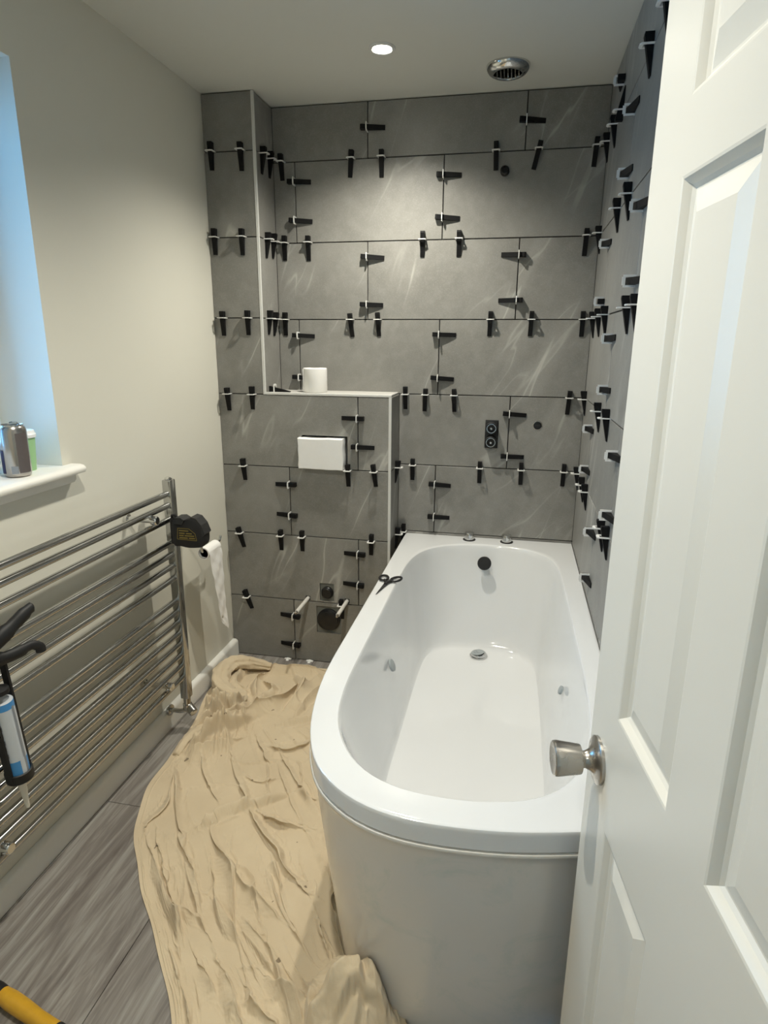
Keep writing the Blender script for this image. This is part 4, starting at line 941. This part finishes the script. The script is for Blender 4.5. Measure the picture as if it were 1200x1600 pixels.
# heaped corner beside the bath and gathered end by the baseboard
hp_ = blob(0.955, -1.680, 0.105, 0.085, 0.115, 0.3, 3); Z += hp_*(0.72+0.5*vnoise(X*16+20, Y*16+60, 8))
Z += blob(0.93, -1.625, 0.060, 0.016, 0.034, 0.45) + blob(1.00, -1.665, 0.060, 0.014, 0.030, -0.9) - blob(0.955, -1.655, 0.055, 0.012, 0.036, 0.15) - blob(0.90, -1.69, 0.05, 0.012, 0.025, 0.7) + blob(0.90, -1.72, 0.06, 0.014, 0.028, 0.8)
Z += blob(0.085, -0.43, 0.060, 0.13, 0.060, 0.0, 3) + blob(0.14, -0.55, 0.05, 0.07, 0.035) + blob(0.15, -0.72, 0.035, 0.14, 0.030, -0.25, 2)
gath = np.exp(-((X-0.15)/0.12)**2-((Y+0.80)/0.17)**2); g1_ = vnoise((X*0.9+Y*0.35)*70+20, (Y-X*0.4)*7+60, 12); Z += gath*0.030*(1-np.abs(2*g1_-1))**1.5
top = np.exp(-((Y+0.28)/0.06)**2)*np.clip((X-0.1)/0.08, 0, 1); Z += top*0.016*vnoise(X*14+8, Y*9+70, 13)
# edge hem settles to the floor
ed = np.minimum(np.minimum(uu*np.ones_like(X)*8, 1), np.minimum(np.linspace(0, 1, NV)[:, None]*25, 1))
Z = 0.004+(Z-0.004)*np.clip(0.35+0.65*ed, 0, 1); Z = np.maximum(Z, 0.0032)
hem = np.clip(uu*NU/6, 0, 1)*np.clip(np.arange(NV)[:, None]/6, 0, 1)*np.clip((1-uu)*NU/3, 0, 1)
Z = 0.001+(Z-0.001)*(0.15+0.85*hem)
gmap = np.exp(-((X-0.16)/0.14)**2-((Y+0.72)/0.25)**2); mnd = np.exp(-((X-0.95)/0.11)**2-((Y+1.68)/0.12)**2)
EU = 0.004+0.03*np.clip(vnoise(X*5+7, Y*3+40, 14)-0.35, 0, 1)+0.03*gmap+0.02*mnd
EV = 0.002+0.02*np.clip(vnoise(X*4+17, Y*5+20, 15)-0.4, 0, 1)+0.02*gmap+0.02*mnd
pin = np.zeros(X.shape, bool); pin[:, 0] = True; pin[:, -1] = True; pin[0] = True; pin[-1] = True
PS = drape(X, Y, Z, EU, EV, pin, DRAPE_STEPS)
print('cloth z', PS[..., 2].mean(), PS[..., 2].max())
verts = PS.reshape(-1, 3); ii = np.arange(NV*NU).reshape(NV, NU)
faces = np.stack([ii[:-1, :-1], ii[1:, :-1], ii[1:, 1:], ii[:-1, 1:]], -1).reshape(-1, 4)
me = bpy.data.meshes.new('sheet'); me.from_pydata(verts.tolist(), [], faces.tolist()); me.materials.append(MCLOTH)
for p in me.polygons: p.use_smooth = True
cl = empty('dust_sheet', (0.5, -1.0, 0.0)); tag(cl, 'crumpled beige cotton dust sheet spread on the floor beside the bath', 'dust sheet')
cinv = Matrix.Translation(cl.location).inverted()
o = link('sheet', me, cl); o.matrix_parent_inverse = cinv
sb_ = o.modifiers.new('smooth', 'SUBSURF'); sb_.levels = 1; sb_.render_levels = 1
# rolled-over folds at the gathered end
def fold(pts, r, sx, seed):
    C = crom(pts, 10); n = len(C); rr_ = random.Random(seed); rs = []
    m = MB(); prev = None
    for i, p in enumerate(C):
        d = (C[min(i+1, n-1)]-C[max(i-1, 0)]).normalized(); u = d.cross(Vector((0, 0, 1))).normalized(); v = u.cross(d)
        t = i/(n-1); R0 = r*(0.25+0.75*math.sin(math.pi*min(1, max(0, t*0.92+0.04)))**0.5)
        ring = []
        for k in range(28):
            a = 2*math.pi*k/28; q = 1+0.16*math.sin(3*a+5*t+seed)+0.10*math.sin(7*a-9*t+seed)+0.06*math.sin(11*a+25*t)+0.05*math.sin(2*a+70*t)
            ring.append(p+(u*math.cos(a)*sx+v*math.sin(a))*R0*q)
        rs.append(ring)
    m.rings(rs); o = m.build('sheet_fold', MCLOTH, cl, smooth=80); o.matrix_parent_inverse = cinv
fold([(0.235, -0.315, 0.026), (0.150, -0.335, 0.046), (0.090, -0.375, 0.058), (0.072, -0.450, 0.060), (0.098, -0.535, 0.048), (0.165, -0.575, 0.036), (0.215, -0.545, 0.022)], 0.027, 1.25, 2)
fold([(0.215, -0.56, 0.022), (0.205, -0.66, 0.028), (0.165, -0.76, 0.024), (0.130, -0.86, 0.014), (0.125, -0.94, 0.004)], 0.018, 1.5, 5)
